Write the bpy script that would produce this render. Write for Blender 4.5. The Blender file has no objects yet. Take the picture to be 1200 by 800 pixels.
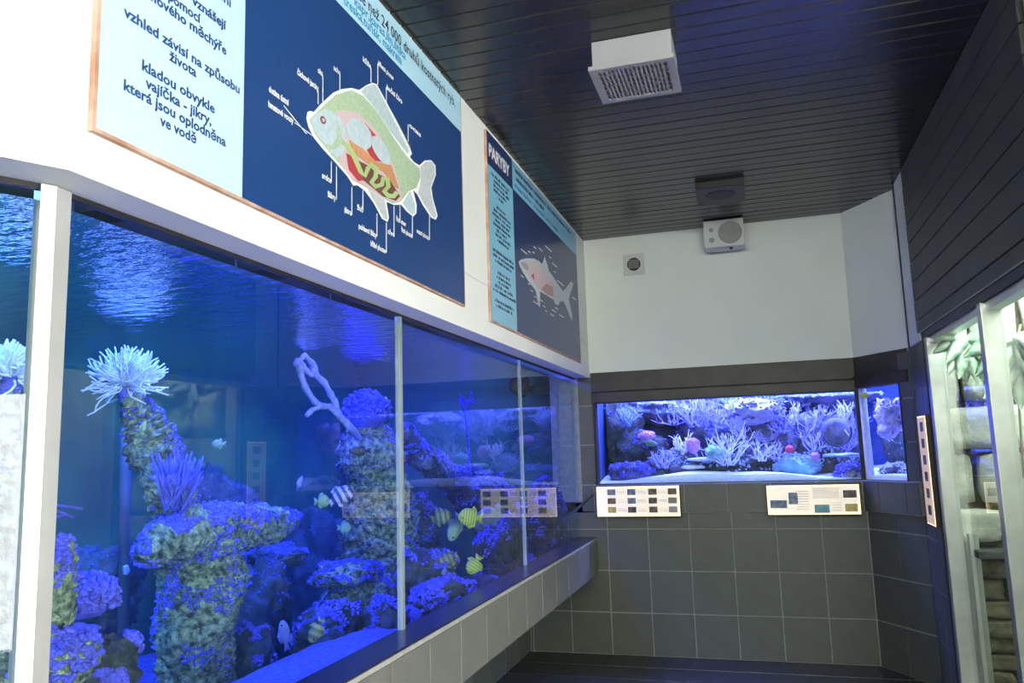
import bpy, bmesh, math, random
from mathutils import Vector, Matrix, noise

# ------------------------------------------------------------------ camera, world, light level
SC = bpy.context.scene
COL = SC.collection
H = 1.4908
FPX, YAW, PITCH, ROLL = 929.6, -0.29292, 0.13908, -0.030889
_fw = Vector((math.sin(YAW)*math.cos(PITCH), math.cos(YAW)*math.cos(PITCH), math.sin(PITCH)))
_r = Vector((math.cos(YAW), -math.sin(YAW), 0)); _u = _r.cross(_fw)
RT = _r*math.cos(ROLL) + _u*math.sin(ROLL)
UP = _u*math.cos(ROLL) - _r*math.sin(ROLL)
cam = bpy.data.cameras.new('camera'); cam.sensor_width = 36; cam.lens = FPX/1200*36; cam.clip_start = .05
camo = bpy.data.objects.new('camera', cam); COL.objects.link(camo)
m3 = Matrix((RT, UP, -_fw)).transposed()
camo.matrix_world = Matrix.Translation((0, 0, H)) @ m3.to_4x4()
SC.camera = camo
w = bpy.data.worlds.new('world'); SC.world = w; w.use_nodes = True
w.node_tree.nodes['Background'].inputs[0].default_value = (.55, .6, .7, 1)
w.node_tree.nodes['Background'].inputs[1].default_value = .03
SC.view_settings.view_transform = 'Standard'; SC.view_settings.look = 'None'
SC.view_settings.gamma = 1; SC.view_settings.use_curve_mapping = False
SC.view_settings.exposure = 0.0

DOOR_L = 17.0        # daylight behind the pleated door panels
HALL_LAMP = 30.0     # added tube lamps in the unseen hall, brightening the room
TANK_W = 100.0        # actinic lamps over the big tank
REEF_W = 85.0        # lamps over the reef tank
CLER_L = 28.0        # added glowing strip high on the rear wall, lighting the far end
TEAL_W = 15.0        # added teal fill that brightens the backing of the big tank
TERR_W = 60.0        # lamp in the stone enclosure

def area_light(name, loc, rot, sx, sy, power, col):
    l = bpy.data.lights.new(name, 'AREA'); l.shape = 'RECTANGLE'; l.size = sx; l.size_y = sy
    l.energy = power; l.color = col
    o = bpy.data.objects.new(name, l); o.location = loc; o.rotation_euler = rot; COL.objects.link(o)
    return o
ACT = (.05, .06, 1.0)
LAMPS = [(1.55, (.06,.20,1.0), 1.0), (2.62, (.05,.12,1.0), 1.25), (3.75, ACT, 1.2), (4.8, ACT, 1.0), (5.85, ACT, 1.0)]
for y, c, k in LAMPS:
    area_light('tank_light', (-2.35, y, 2.42), (0, 0, 0), 1.0, .30, TANK_W*k, c)
for y in (.9, 2.6, 4.6):
    area_light('tank_back_light', (-2.75, y, 2.3), (0, .95, 0), .4, 1.2, TEAL_W, (.08, .62, .55))  # fill lights added to tint the backing teal
for i, x in enumerate((-.75, .15, 1.05)):
    area_light('reef_light', (x, 6.4, 2.25), (0, 0, 0), .8, .5, REEF_W, (.17, .22, 1.0))
area_light('enclosure_light', (1.40, 4.1, 2.38), (0, 0, 0), .5, 1.7, TERR_W, (.86, 1.0, .88))

# ------------------------------------------------------------------ helpers
def ray(px, py): return _fw + RT*((px-600)/FPX) - UP*((py-400)/FPX)
CAMP = Vector((0, 0, H))
def on(px, py, axis, val):
    d = ray(px, py); return CAMP + d*((val-CAMP[axis])/d[axis])
def onx(px, py, X): return on(px, py, 0, X)
def ony(px, py, Y): return on(px, py, 1, Y)
def onz(px, py, Z): return on(px, py, 2, Z)
def mpp(P): return (Vector(P)-CAMP).dot(_fw)/FPX     # metres per photo pixel at P

class MB:
    def __init__(s): s.v = []; s.f = []
    def add(s, vs, fs):
        n = len(s.v); s.v += [Vector(a) for a in vs]; s.f += [tuple(i+n for i in f) for f in fs]; return s
    def box(s, a, b):
        x0, y0, z0 = a; x1, y1, z1 = b
        return s.add([(x0,y0,z0),(x1,y0,z0),(x1,y1,z0),(x0,y1,z0),(x0,y0,z1),(x1,y0,z1),(x1,y1,z1),(x0,y1,z1)],
              [(0,3,2,1),(4,5,6,7),(0,1,5,4),(1,2,6,5),(2,3,7,6),(3,0,4,7)])
    def obox(s, o, u, v, n, su, sv, sn):      # box from corner o along unit axes
        o, u, v, n = Vector(o), Vector(u)*su, Vector(v)*sv, Vector(n)*sn
        return s.add([o, o+u, o+u+v, o+v, o+n, o+u+n, o+u+v+n, o+v+n],
              [(0,3,2,1),(4,5,6,7),(0,1,5,4),(1,2,6,5),(2,3,7,6),(3,0,4,7)])
    def bbox(s, a, b, bev):                   # bevelled box
        bm = bmesh.new(); bmesh.ops.create_cube(bm, size=1)
        a, b = Vector(a), Vector(b); c = (a+b)/2; d = b-a
        for v in bm.verts: v.co = Vector((v.co.x*d.x, v.co.y*d.y, v.co.z*d.z))+c
        bmesh.ops.bevel(bm, geom=list(bm.edges), offset=bev, segments=2, affect='EDGES', profile=.5)
        bm.verts.index_update()
        s.add([v.co.copy() for v in bm.verts], [tuple(v.index for v in f.verts) for f in bm.faces]); bm.free(); return s
    def tube(s, pts, rad, n=6, cap=True):
        pts = [Vector(p) for p in pts]
        if not hasattr(rad, '__len__'): rad = [rad]*len(pts)
        base = len(s.v); ref = None
        for i, p in enumerate(pts):
            t = (pts[min(i+1, len(pts)-1)]-pts[max(i-1, 0)])
            if t.length < 1e-9: t = Vector((0,0,1))
            t.normalize()
            if ref is None: ref = t.orthogonal()
            a = (ref - t*ref.dot(t))
            if a.length < 1e-6: a = t.orthogonal()
            a.normalize(); ref = a; b = t.cross(a)
            for k in range(n):
                an = 2*math.pi*k/n; s.v.append(p + (a*math.cos(an)+b*math.sin(an))*rad[i])
        for i in range(len(pts)-1):
            for k in range(n):
                k2 = (k+1) % n; q = base+i*n
                s.f.append((q+k, q+k2, q+n+k2, q+n+k))
        if cap:
            s.f.append(tuple(base+k for k in reversed(range(n))))
            e = base+(len(pts)-1)*n; s.f.append(tuple(e+k for k in range(n)))
        return s
    def poly(s, pts, nrm, th):                # extruded polygon (cap by triangulation) towards nrm
        pts = [Vector(p) for p in pts]; nrm = Vector(nrm)
        from mathutils.geometry import tessellate_polygon
        tri = tessellate_polygon([pts]); n = len(pts); base = len(s.v)
        s.v += pts + [p+nrm*th for p in pts]
        for t in tri:
            a, b, c = (pts[i] for i in t)
            flip = (b-a).cross(c-a).dot(nrm) < 0
            t2 = tuple(reversed(t)) if flip else tuple(t)
            s.f.append(tuple(base+n+i for i in t2)); s.f.append(tuple(base+i for i in reversed(t2)))
        for i in range(n):
            j = (i+1) % n; s.f.append((base+i, base+j, base+n+j, base+n+i))
        return s
    def blob(s, c, r, sub=1, jit=0, rnd=None):
        V, F = ico(sub); n = len(s.v); c = Vector(c)
        if not hasattr(r, '__len__'): r = (r, r, r)
        for v in V:
            k = 1 + (rnd.uniform(-jit, jit) if rnd else 0)
            s.v.append(c+Vector((v.x*r[0]*k, v.y*r[1]*k, v.z*r[2]*k)))
        s.f += [tuple(i+n for i in f) for f in F]; return s

_ico = {}
def ico(sub):
    if sub not in _ico:
        bm = bmesh.new(); bmesh.ops.create_icosphere(bm, subdivisions=sub, radius=1)
        bm.verts.index_update()
        _ico[sub] = ([v.co.copy() for v in bm.verts], [tuple(v.index for v in f.verts) for f in bm.faces]); bm.free()
    return _ico[sub]

BASE = {}
def build(name, mb, mat, parent=None, smooth=False, world=True):
    L = BASE.get(parent.name, Vector()) if (parent and world) else Vector()
    me = bpy.data.meshes.new(name); me.from_pydata([v-L for v in mb.v], [], mb.f); me.update()
    bm = bmesh.new(); bm.from_mesh(me); bmesh.ops.recalc_face_normals(bm, faces=bm.faces); bm.to_mesh(me); bm.free()
    if smooth: me.polygons.foreach_set('use_smooth', [True]*len(me.polygons))
    me.materials.append(mat)
    o = bpy.data.objects.new(name, me); COL.objects.link(o)
    if parent: o.parent = parent; BASE[o.name] = L
    return o
def tag(o, label, cat, group=None):
    o['label'] = label; o['category'] = cat
    if group: o['group'] = group
    return o
def struct(name, mb, mat, smooth=False):
    o = build(name, mb, mat, None, smooth); o['kind'] = 'structure'; BASE[o.name] = Vector(); return o
def sroot(name):
    o = bpy.data.objects.new(name, None); COL.objects.link(o); o['kind'] = 'structure'; BASE[o.name] = Vector(); return o
def thing(name, label, cat, loc, group=None):
    o = bpy.data.objects.new(name, None); COL.objects.link(o); o.location = loc; o.empty_display_size = .05
    BASE[o.name] = Vector(loc); return tag(o, label, cat, group)

# ------------------------------------------------------------------ materials
def mat(name, col, rough=.6, metal=0, var=0, vscale=6, col2=None, bump=0, bscale=40, spec=.5, emit=None, estr=0, coat=0, detail=4, bdist=.01):
    m = bpy.data.materials.new(name); m.use_nodes = True; nt = m.node_tree; b = nt.nodes['Principled BSDF']
    b.inputs['Base Color'].default_value = (*col, 1); b.inputs['Roughness'].default_value = rough
    b.inputs['Metallic'].default_value = metal; b.inputs['Specular IOR Level'].default_value = spec
    b.inputs['Coat Weight'].default_value = coat
    tc = nt.nodes.new('ShaderNodeTexCoord')
    if var or col2:
        n = nt.nodes.new('ShaderNodeTexNoise'); n.inputs['Scale'].default_value = vscale; n.inputs['Detail'].default_value = detail
        nt.links.new(tc.outputs['Object'], n.inputs['Vector'])
        r = nt.nodes.new('ShaderNodeValToRGB'); r.color_ramp.elements[0].position = .35; r.color_ramp.elements[1].position = .65
        c2 = col2 if col2 else tuple(max(0, c*(1-var)) for c in col)
        r.color_ramp.elements[0].color = (*c2, 1); r.color_ramp.elements[1].color = (*col, 1)
        nt.links.new(n.outputs['Fac'], r.inputs['Fac']); nt.links.new(r.outputs['Color'], b.inputs['Base Color'])
    if bump:
        n2 = nt.nodes.new('ShaderNodeTexNoise'); n2.inputs['Scale'].default_value = bscale; n2.inputs['Detail'].default_value = 6
        nt.links.new(tc.outputs['Object'], n2.inputs['Vector'])
        bp = nt.nodes.new('ShaderNodeBump'); bp.inputs['Strength'].default_value = bump; bp.inputs['Distance'].default_value = bdist
        nt.links.new(n2.outputs['Fac'], bp.inputs['Height']); nt.links.new(bp.outputs['Normal'], b.inputs['Normal'])
    if emit:
        b.inputs['Emission Color'].default_value = (*emit, 1); b.inputs['Emission Strength'].default_value = estr
    return m
def glass_mat(name, tint=(1,1,1), ior=1.5):
    m = bpy.data.materials.new(name); m.use_nodes = True; nt = m.node_tree; nt.nodes.clear()
    out = nt.nodes.new('ShaderNodeOutputMaterial'); mix = nt.nodes.new('ShaderNodeMixShader')
    tr = nt.nodes.new('ShaderNodeBsdfTransparent'); tr.inputs[0].default_value = (*tint, 1)
    gl = nt.nodes.new('ShaderNodeBsdfGlossy'); gl.inputs['Roughness'].default_value = 0.0
    fr = nt.nodes.new('ShaderNodeFresnel'); geo = nt.nodes.new('ShaderNodeNewGeometry')
    ma = nt.nodes.new('ShaderNodeMath'); ma.operation = 'MULTIPLY_ADD'          # inner face meets water: no reflection
    ma.inputs[1].default_value = -(ior-1.0); ma.inputs[2].default_value = ior
    nt.links.new(geo.outputs['Backfacing'], ma.inputs[0]); nt.links.new(ma.outputs[0], fr.inputs['IOR'])
    nt.links.new(fr.outputs[0], mix.inputs[0]); nt.links.new(tr.outputs[0], mix.inputs[1]); nt.links.new(gl.outputs[0], mix.inputs[2])
    nt.links.new(mix.outputs[0], out.inputs[0]); return m
def water_mat(name):
    m = bpy.data.materials.new(name); m.use_nodes = True; nt = m.node_tree; nt.nodes.clear()
    out = nt.nodes.new('ShaderNodeOutputMaterial'); mix = nt.nodes.new('ShaderNodeMixShader')
    tr = nt.nodes.new('ShaderNodeBsdfTransparent'); gl = nt.nodes.new('ShaderNodeBsdfGlossy'); gl.inputs['Roughness'].default_value = .02
    gl.inputs['Color'].default_value = (.85, .92, 1, 1)
    fr = nt.nodes.new('ShaderNodeFresnel'); fr.inputs['IOR'].default_value = 1.33
    tc = nt.nodes.new('ShaderNodeTexCoord'); mp = nt.nodes.new('ShaderNodeMapping'); mp.inputs['Scale'].default_value = (7, 14, 1)
    mp.inputs['Rotation'].default_value = (0, 0, .5)
    n = nt.nodes.new('ShaderNodeTexNoise'); n.inputs['Scale'].default_value = 1.6; n.inputs['Detail'].default_value = 3
    bp = nt.nodes.new('ShaderNodeBump'); bp.inputs['Strength'].default_value = .4; bp.inputs['Distance'].default_value = .03
    nt.links.new(tc.outputs['Object'], mp.inputs[0]); nt.links.new(mp.outputs[0], n.inputs['Vector']); nt.links.new(n.outputs['Fac'], bp.inputs['Height'])
    nt.links.new(bp.outputs['Normal'], gl.inputs['Normal']); nt.links.new(fr.outputs[0], mix.inputs[0])
    nt.links.new(tr.outputs[0], mix.inputs[1]); nt.links.new(gl.outputs[0], mix.inputs[2]); nt.links.new(mix.outputs[0], out.inputs[0]); return m

M = dict(
 white=mat('white_plaster', (.79,.81,.76), .75, var=.04, vscale=3, bump=.12, bscale=60),
 tile=mat('wall_tile', (.100,.108,.090), .42, var=.14, vscale=9, bump=.05, bscale=120),
 tile2=mat('apron_tile', (.19,.195,.17), .40, var=.12, vscale=9, bump=.05, bscale=120),
 floor=mat('floor_tile', (.045,.047,.046), .38, var=.25, vscale=8, bump=.06, bscale=90),
 edgetrim=mat('pale_edge_trim', (.42,.43,.39), .5, var=.2, vscale=30),
 grout=mat('grout', (.36,.37,.33), .85, var=.25, vscale=30),
 fgrout=mat('floor_grout', (.13,.13,.125), .85, var=.2, vscale=30),
 board=mat('black_board', (.022,.022,.022), .25, var=.35, vscale=5, bump=.06, bscale=50),
 rboard=mat('dark_board', (.050,.052,.054), .55, var=.25, vscale=5, bump=.1, bscale=60),
 dark=mat('dark_wood', (.045,.036,.030), .5, var=.35, vscale=7, bump=.1, bscale=60),
 black=mat('black', (.012,.012,.012), .6),
 sill=mat('dark_stone', (.02,.021,.03), .25, var=.3, vscale=20),
 steel=mat('brushed_steel', (.62,.63,.60), .38, .85, var=.12, vscale=12),
 postw=mat('pale_steel_post', (.66,.66,.62), .42, .55, var=.1, vscale=8),
 silicone=mat('silicone_joint', (.24,.29,.28), .5, var=.1, vscale=20),
 blueback=mat('blue_backing', (.06,.19,.045), .8, col2=(.025,.08,.025), vscale=2.2, detail=8),
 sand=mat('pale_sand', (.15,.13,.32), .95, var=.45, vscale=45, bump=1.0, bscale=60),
 wsand=mat('white_sand', (.85,.86,.85), .95, var=.1, vscale=60, bump=.4, bscale=120),
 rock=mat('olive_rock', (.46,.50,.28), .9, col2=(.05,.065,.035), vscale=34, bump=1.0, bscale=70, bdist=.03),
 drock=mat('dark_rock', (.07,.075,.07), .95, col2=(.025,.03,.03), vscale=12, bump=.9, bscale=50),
 rback=mat('reef_backing', (.02,.05,.22), .8, col2=(.008,.02,.09), vscale=4, detail=8),
 rrock=mat('reef_rock', (.20,.19,.28), .95, col2=(.05,.055,.10), vscale=12, bump=.9, bscale=60),
 crust=mat('lavender_crust', (.13,.12,.66), .85, var=.45, vscale=40, bump=.5, bscale=90),
 corw=mat('white_coral', (.85,.86,.9), .7, var=.15, vscale=40),
 corv=mat('pale_lavender_coral', (.66,.64,.84), .75, var=.25, vscale=30),
 corl=mat('lavender_coral', (.46,.43,.74), .75, var=.3, vscale=30),
 corb=mat('blue_coral', (.36,.45,.70), .75, var=.35, vscale=30),
 corp=mat('pink_coral', (.62,.28,.60), .7, var=.3, vscale=30),
 corr=mat('red_coral', (.85,.08,.16), .6, var=.2, vscale=40),
 teal=mat('teal_coral', (.25,.55,.58), .7, var=.3, vscale=20),
 yellow=mat('yellow_fish', (.62,.66,.10), .5, col2=(.36,.42,.08), vscale=25),
 palegreen=mat('pale_green_fish', (.17,.27,.20), .5, var=.2, vscale=25),
 greyfish=mat('grey_fish', (.20,.22,.17), .5, var=.3, vscale=25),
 darkfish=mat('dark_fish', (.03,.026,.022), .5, var=.4, vscale=30),
 bluefish=mat('blue_fish', (.14,.15,.40), .5, var=.3, vscale=30),
 eye=mat('eye', (.01,.01,.01), .2),
 plastic=mat('white_plastic', (.60,.61,.59), .45, var=.04, vscale=8),
 vent=mat('grey_white_enamel', (.27,.27,.28), .45, var=.05, vscale=8),
 grille=mat('grille_grey', (.30,.30,.28), .5, var=.15, vscale=20),
 brownplastic=mat('brown_plastic', (.022,.018,.016), .5),
 edge=mat('raw_board_edge', (.36,.19,.12), .8, col2=(.52,.36,.28), vscale=14),
 lblue=mat('light_blue_print', (.45,.64,.72), .5, spec=.3),
 lblue2=mat('sky_blue_print', (.22,.50,.66), .34, spec=.5),
 lband=mat('band_blue_print', (.42,.68,.80), .4, spec=.4),
 navy=mat('navy_print', (.014,.055,.19), .34, spec=.5, var=.08, vscale=40),
 navy2=mat('deep_navy_print', (.010,.030,.12), .28, spec=.5),
 ink=mat('blue_ink', (.018,.065,.22), .5), ink2=mat('dark_ink', (.008,.02,.06), .5), ink3=mat('cyan_ink', (.02,.30,.55), .5),
 pwhite=mat('print_white', (.85,.85,.84), .5), pgrey=mat('print_grey', (.45,.50,.50), .5, col2=(.56,.60,.60), vscale=60),
 pgreen=mat('print_green', (.44,.56,.38), .5, col2=(.33,.46,.29), vscale=120), ppink=mat('print_pink', (.60,.46,.48), .5),
 pblue=mat('print_pale_blue', (.40,.54,.58), .5, col2=(.52,.60,.63), vscale=50), porange=mat('print_orange', (.60,.29,.14), .5, var=.15, vscale=60),
 pred=mat('print_red', (.42,.05,.06), .5), pbrown=mat('print_brown', (.16,.07,.055), .5), plime=mat('print_lime', (.38,.52,.21), .5),
 stone=mat('pale_stone', (.55,.54,.46), .9, col2=(.36,.36,.31), vscale=9, bump=.7, bscale=35),
 bark=mat('brown_bark', (.20,.17,.10), .9, col2=(.09,.075,.045), vscale=16, bump=.9, bscale=40),
 leaf=mat('pale_green_leaf', (.22,.36,.26), .5, col2=(.55,.62,.52), vscale=14),
 twig=mat('dry_twig', (.17,.14,.10), .9),
 lit=mat('lit_face', (.8,.75,.65), .5, emit=(1.0,.87,.68), estr=.60),
 rim=mat('lit_rim', (.8,.7,.55), .5, emit=(1.0,.70,.40), estr=1.5),
 lit2=mat('lit_face_far', (.6,.5,.42), .5, emit=(1.0,.72,.55), estr=.42),
 pic1=mat('picture_dark', (.05,.06,.06), .5, col2=(.22,.17,.12), vscale=30), pic2=mat('picture_brown', (.30,.18,.10), .5, col2=(.08,.06,.05), vscale=40),
 pic3=mat('picture_yellow', (.75,.60,.18), .5, var=.3, vscale=40), pic4=mat('picture_blue', (.10,.16,.30), .5, col2=(.32,.36,.38), vscale=30),
 textg=mat('grey_print', (.42,.38,.33), .6),
 daylit=mat('daylit_pleat', (.9,.9,.9), .6, emit=(1,.985,.96), estr=DOOR_L),
 tubelit=mat('tube_light', (.9,.9,.9), .6, emit=(1,.98,.93), estr=HALL_LAMP),
 strip=mat('daylit_strip', (.9,.9,.9), .6, emit=(.95,1,.89), estr=CLER_L),
 hallwall=mat('hall_wall', (.30,.31,.31), .8, var=.05, vscale=3),
 glass=glass_mat('tank_glass', (.90,.97,1.0), 1.5), glass2=glass_mat('window_glass', (.94,.98,.97), 1.5), water=water_mat('water'),
 pipe=mat('grey_pipe', (.10,.10,.11), .6, var=.3, vscale=12),
)
def stripe_mat(name, c1, c2, scale, axis='Z'):
    m = bpy.data.materials.new(name); m.use_nodes = True; nt = m.node_tree; b = nt.nodes['Principled BSDF']; b.inputs['Roughness'].default_value = .5
    tc = nt.nodes.new('ShaderNodeTexCoord'); wv = nt.nodes.new('ShaderNodeTexWave'); wv.bands_direction = axis
    wv.inputs['Scale'].default_value = scale; wv.inputs['Distortion'].default_value = .6
    r = nt.nodes.new('ShaderNodeValToRGB'); r.color_ramp.elements[0].position = .4; r.color_ramp.elements[1].position = .6
    r.color_ramp.elements[0].color = (*c1, 1); r.color_ramp.elements[1].color = (*c2, 1)
    nt.links.new(tc.outputs['Object'], wv.inputs['Vector']); nt.links.new(wv.outputs['Fac'], r.inputs['Fac']); nt.links.new(r.outputs['Color'], b.inputs['Base Color'])
    return m
M['stripe_lav'] = stripe_mat('striped_lavender', (.03,.04,.14), (.34,.32,.62), 11, 'X')
M['stripe_yel'] = stripe_mat('striped_yellow', (.26,.31,.05), (.46,.50,.10), 22, 'X')
M['stripe_dk'] = stripe_mat('striped_olive', (.07,.08,.05), (.17,.19,.12), 12, 'X')
M['brush'] = stripe_mat('ribbed', (.55,.55,.6), (.9,.9,.95), 20, 'X')

# ------------------------------------------------------------------ room constants
YB = 6.023; XW = -1.2; XG = -1.322; ZC = 3.13; XR = .955; ZS = .845; ZT = 2.051; XK = -1.74
S0 = Vector((.692, YB, 0)); S1 = Vector((.9725, 5.569, 0)); SD = (S1-S0).normalized(); SN = Vector((-.8507, -.5257, 0)); SL = (S1-S0).length
Z1 = Vector((0,0,1))
PW = Vector((XW, 1.13, 0)); LD = Vector((-.5, -.866, 0)); LN = Vector((.866, -.5, 0))   # left wall turns away beside the post

# tiles -------------------------------------------------------------
_tile = {}
def tile(parent, o, u, v, n, su, sv, m, name='tile', gap=.0035, th=.006):
    su -= 2*gap; sv -= 2*gap
    if su < .01 or sv < .01: return
    key = (round(su, 4), round(sv, 4), m.name)
    if key not in _tile:
        mb = MB(); b = .0015
        mb.add([(0,0,0),(su,0,0),(su,sv,0),(0,sv,0),(b,b,th),(su-b,b,th),(su-b,sv-b,th),(b,sv-b,th)],
               [(4,5,6,7),(0,1,5,4),(1,2,6,5),(2,3,7,6),(3,0,4,7)])
        me = bpy.data.meshes.new(name); me.from_pydata(mb.v, [], mb.f); me.materials.append(m); _tile[key] = me
    t = bpy.data.objects.new(name, _tile[key]); COL.objects.link(t); t.parent = parent
    u, v, n = Vector(u), Vector(v), Vector(n)
    R = Matrix((u, v, n)).transposed().to_4x4()
    t.matrix_local = Matrix.Translation(Vector(o)+u*gap+v*gap) @ R
    return t

# ---- floor
fl = struct('floor', MB().box((-2.2,-3.4,-.12), (4.2, YB+.02, -.006)), M['fgrout'])
for j in range(10):
    y1 = YB - j*.3
    off = (.15 if j % 2 else 0)
    x = XK - off
    while x < 1.0:
        xa, xb = max(x, XK), min(x+.3, 1.0)
        tile(fl, (xa, y1-.3, -.006), (1,0,0), (0,1,0), (0,0,1), xb-xa, .3, M['floor'], 'floor_tile')
        x += .3

# ---- ceiling boards (run across the room)
ce = struct('ceiling', MB().box((-3.6,-3.4,ZC+.012), (4.2, YB+.2, ZC+.1)), M['black'])
bw = .098
bmb = MB().add([(0,0,0),(2.34,0,0),(2.34,bw,0),(0,bw,0),(0,.006,-.012),(2.34,.006,-.012),(2.34,bw-.006,-.012),(0,bw-.006,-.012)],
               [(7,6,5,4),(0,4,5,1),(1,5,6,2),(2,6,7,3),(3,7,4,0),(0,1,2,3)])
bme = bpy.data.meshes.new('ceiling_board'); bme.from_pydata(bmb.v, [], bmb.f); bme.materials.append(M['board'])
for j in range(46):
    b = bpy.data.objects.new('ceiling_board', bme); COL.objects.link(b); b.parent = ce
    b.location = (-1.30, YB-.1*(j+1), ZC+.012 + (.0012 if j % 3 == 0 else 0))

# ---- left wall: white upper wall with the turn beside the post
wl = MB()
pl = [(XW, YB+.1), (XW, 1.13), tuple((PW+LD*2.8)[:2])]
pb = [(XG-.03, YB+.1), (XG-.03, 1.155), tuple((PW+LD*2.8-LN*.15)[:2])]
for i in range(2):
    a, b, c, d = pl[i], pl[i+1], pb[i+1], pb[i]
    wl.add([(a[0],a[1],2.042),(b[0],b[1],2.042),(c[0],c[1],2.051),(d[0],d[1],2.051),(a[0],a[1],ZC+.02),(b[0],b[1],ZC+.02),(c[0],c[1],ZC+.02),(d[0],d[1],ZC+.02)],
           [(0,3,2,1),(4,5,6,7),(0,1,5,4),(1,2,6,5),(2,3,7,6),(3,0,4,7)])
wall_left = struct('wall_left', wl, M['white'])
for (p0, d0, l0) in ((Vector((XW, 3.26, 2.294)), Vector((0,1,0)), .34), (Vector((XW, 5.72, 2.297)), Vector((0,1,0)), .30)):
    build('joint_line', MB().obox(p0, d0, Z1, (1,0,0), l0, .006, .0012), M['plastic'], wall_left)
build('joint_line', MB().obox(PW+Z1*2.30, LD, Z1, LN, 1.8, .028, .004), mat('pinkish_joint', (.80,.62,.54), .8, col2=(.82,.78,.76), vscale=20), wall_left)

# dark seal under the white wall, at the top of the glass
struct('trim_1', MB().obox((XG-.012, 1.2, 2.038), (0,1,0), Z1, (1,0,0), YB-1.2, .012, .016).obox(Vector((XG-.012,1.2,2.038)), LD, Z1, LN, 2.6, .012, .016), M['black'])

# ---- apron below the glass, sill, recessed lower wall
ZA = .575
ap = struct('wall_left_lower', MB().box((XG-.03, 1.0, ZA), (XW-.006, YB, .822)), M['grout'])
y = YB; TY = .3207
while y > 1.4:
    tile(ap, (XW-.006, y-TY, ZA), (0,1,0), Z1, (1,0,0), TY, .822-ZA, M['tile2'], 'apron_tile'); y -= TY
struct('trim_2', MB().box((XW-.03, 1.0, .822), (XW+.004, YB, .838)), M['edgetrim'])
struct('trim_3', MB().bbox((XG-.019, 1.0, .8385), (XW+.001, YB, ZS), .002), M['sill'])
kw = struct('wall_left_recess', MB().box((XK-.05, -1.2, 0), (XK-.006, YB, .60)), M['grout'])
y = YB
while y > 3.0:
    tile(kw, (XK-.006, y-.32, .0), (0,1,0), Z1, (1,0,0), .32, .3, M['tile'], 'wall_tile')
    tile(kw, (XK-.006, y-.32, .3), (0,1,0), Z1, (1,0,0), .32, .3, M['tile'], 'wall_tile'); y -= .32

# ---- back wall
TW = .3013
wbl = struct('wall_back_lower', MB().box((XK-.2, YB+.006, 0), (S0.x+.02, YB+.16, 1.10)), M['grout'])
for z0, z1 in ((0,.3),(.3,.6),(.6,.9),(.9,1.03)):
    x = S0.x
    while x > XK:
        xa = max(x-TW, XK); tile(wbl, (xa, YB+.006, z0), (1,0,0), Z1, (0,-1,0), x-xa, z1-z0, M['tile'], 'wall_tile'); x -= TW
band = struct('wall_back_band', MB().box((-1.20, YB-.034, 1.02), (S0.x-.015, YB+.1, 1.228)), M['grout'])
x = S0.x-.018
while x > -1.2:
    xa = max(x-TW, -1.2); tile(band, (xa, YB-.034, 1.02), (1,0,0), Z1, (0,-1,0), x-xa, .21, M['tile'], 'band_tile'); x -= TW
pil = struct('wall_back_pier', MB().box((XG-.2, YB+.006, 1.02), (-1.175, YB+.16, 2.08)), M['grout'])
for z0, z1 in ((1.03,1.23),(1.23,1.53),(1.53,1.83),(1.83,2.05)):
    tile(pil, (-1.3, YB+.006, z0), (1,0,0), Z1, (0,-1,0), .12, z1-z0, M['tile'], 'pier_tile')
for z0, z1 in ((.60,.83),):
    pass
wall_back = struct('wall_back', MB().box((-1.4, YB, 2.08), (S0.x+.01, YB+.12, ZC+.02)), M['white'])
fa = struct('trim_4', MB().box((-1.19, YB+.004, 1.845), (S0.x+.01, YB+.10, 2.085)), M['black'])
for z0, z1, yy in ((1.847,1.925,YB-.018),(1.930,2.078,YB-.006)):
    build('fascia_board', MB().bbox((-1.19, yy, z0), (S0.x+.002, YB+.03, z1), .004), M['dark'], fa)
# dark frame round the reef tank opening
fr = struct('trim_5', MB().box((-1.185, YB-.01, 1.228), (-1.165, YB+.10, 1.86)), M['black'])
build('frame_bar', MB().box((-1.185, YB-.012, 1.222), (S0.x, YB+.1, 1.236)), M['sill'], fr)
build('frame_bar', MB().obox(S0+Vector((-.012,-.012,1.228)), (1,0,0), Z1, (0,1,0), .024, .63, .06), M['black'], fr)

# ---- angled corner wall
def seg(u, z, off=0): return S0 + SD*u + Z1*z + SN*off
cw = MB().obox(seg(0, 2.08, -.12), SD, Z1, SN, .63, ZC+.02-2.08, .12)
wall_corner = struct('wall_corner', cw, M['white'])
cl = struct('wall_corner_lower', MB().obox(seg(0, 0, -.12), SD, Z1, SN, SL, 1.03, .114), M['grout'])
for z0, z1 in ((0,.3),(.3,.6),(.6,.9),(.9,1.03)):
    for u0, u1 in ((0,.27),(.27,SL)):
        tile(cl, seg(u0, z0, -.006), SD, Z1, SN, u1-u0, z1-z0, M['tile'], 'wall_tile')
cb = struct('wall_corner_band', MB().obox(seg(0.0, 1.02, -.1), SD, Z1, SN, SL, .21, .124), M['grout'])
for u0, u1 in ((.0,.17),(.17,.42),(.42,SL)):
    tile(cb, seg(u0, 1.02, .024), SD, Z1, SN, u1-u0, .21, M['tile'], 'band_tile')
cp = struct('wall_corner_pier', MB().obox(seg(.425, 1.03, -.1), SD, Z1, SN, SL-.425, 1.05, .1), M['grout'])
for z0, z1 in ((1.23,1.48),(1.48,1.76),(1.76,2.06)):
    tile(cp, seg(.425, z0, 0), SD, Z1, SN, SL-.425, z1-z0, M['tile'], 'pier_tile')
fc = struct('trim_6', MB().obox(seg(0, 1.86, -.08), SD, Z1, SN, .43, .22, .08), M['black'])
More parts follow.
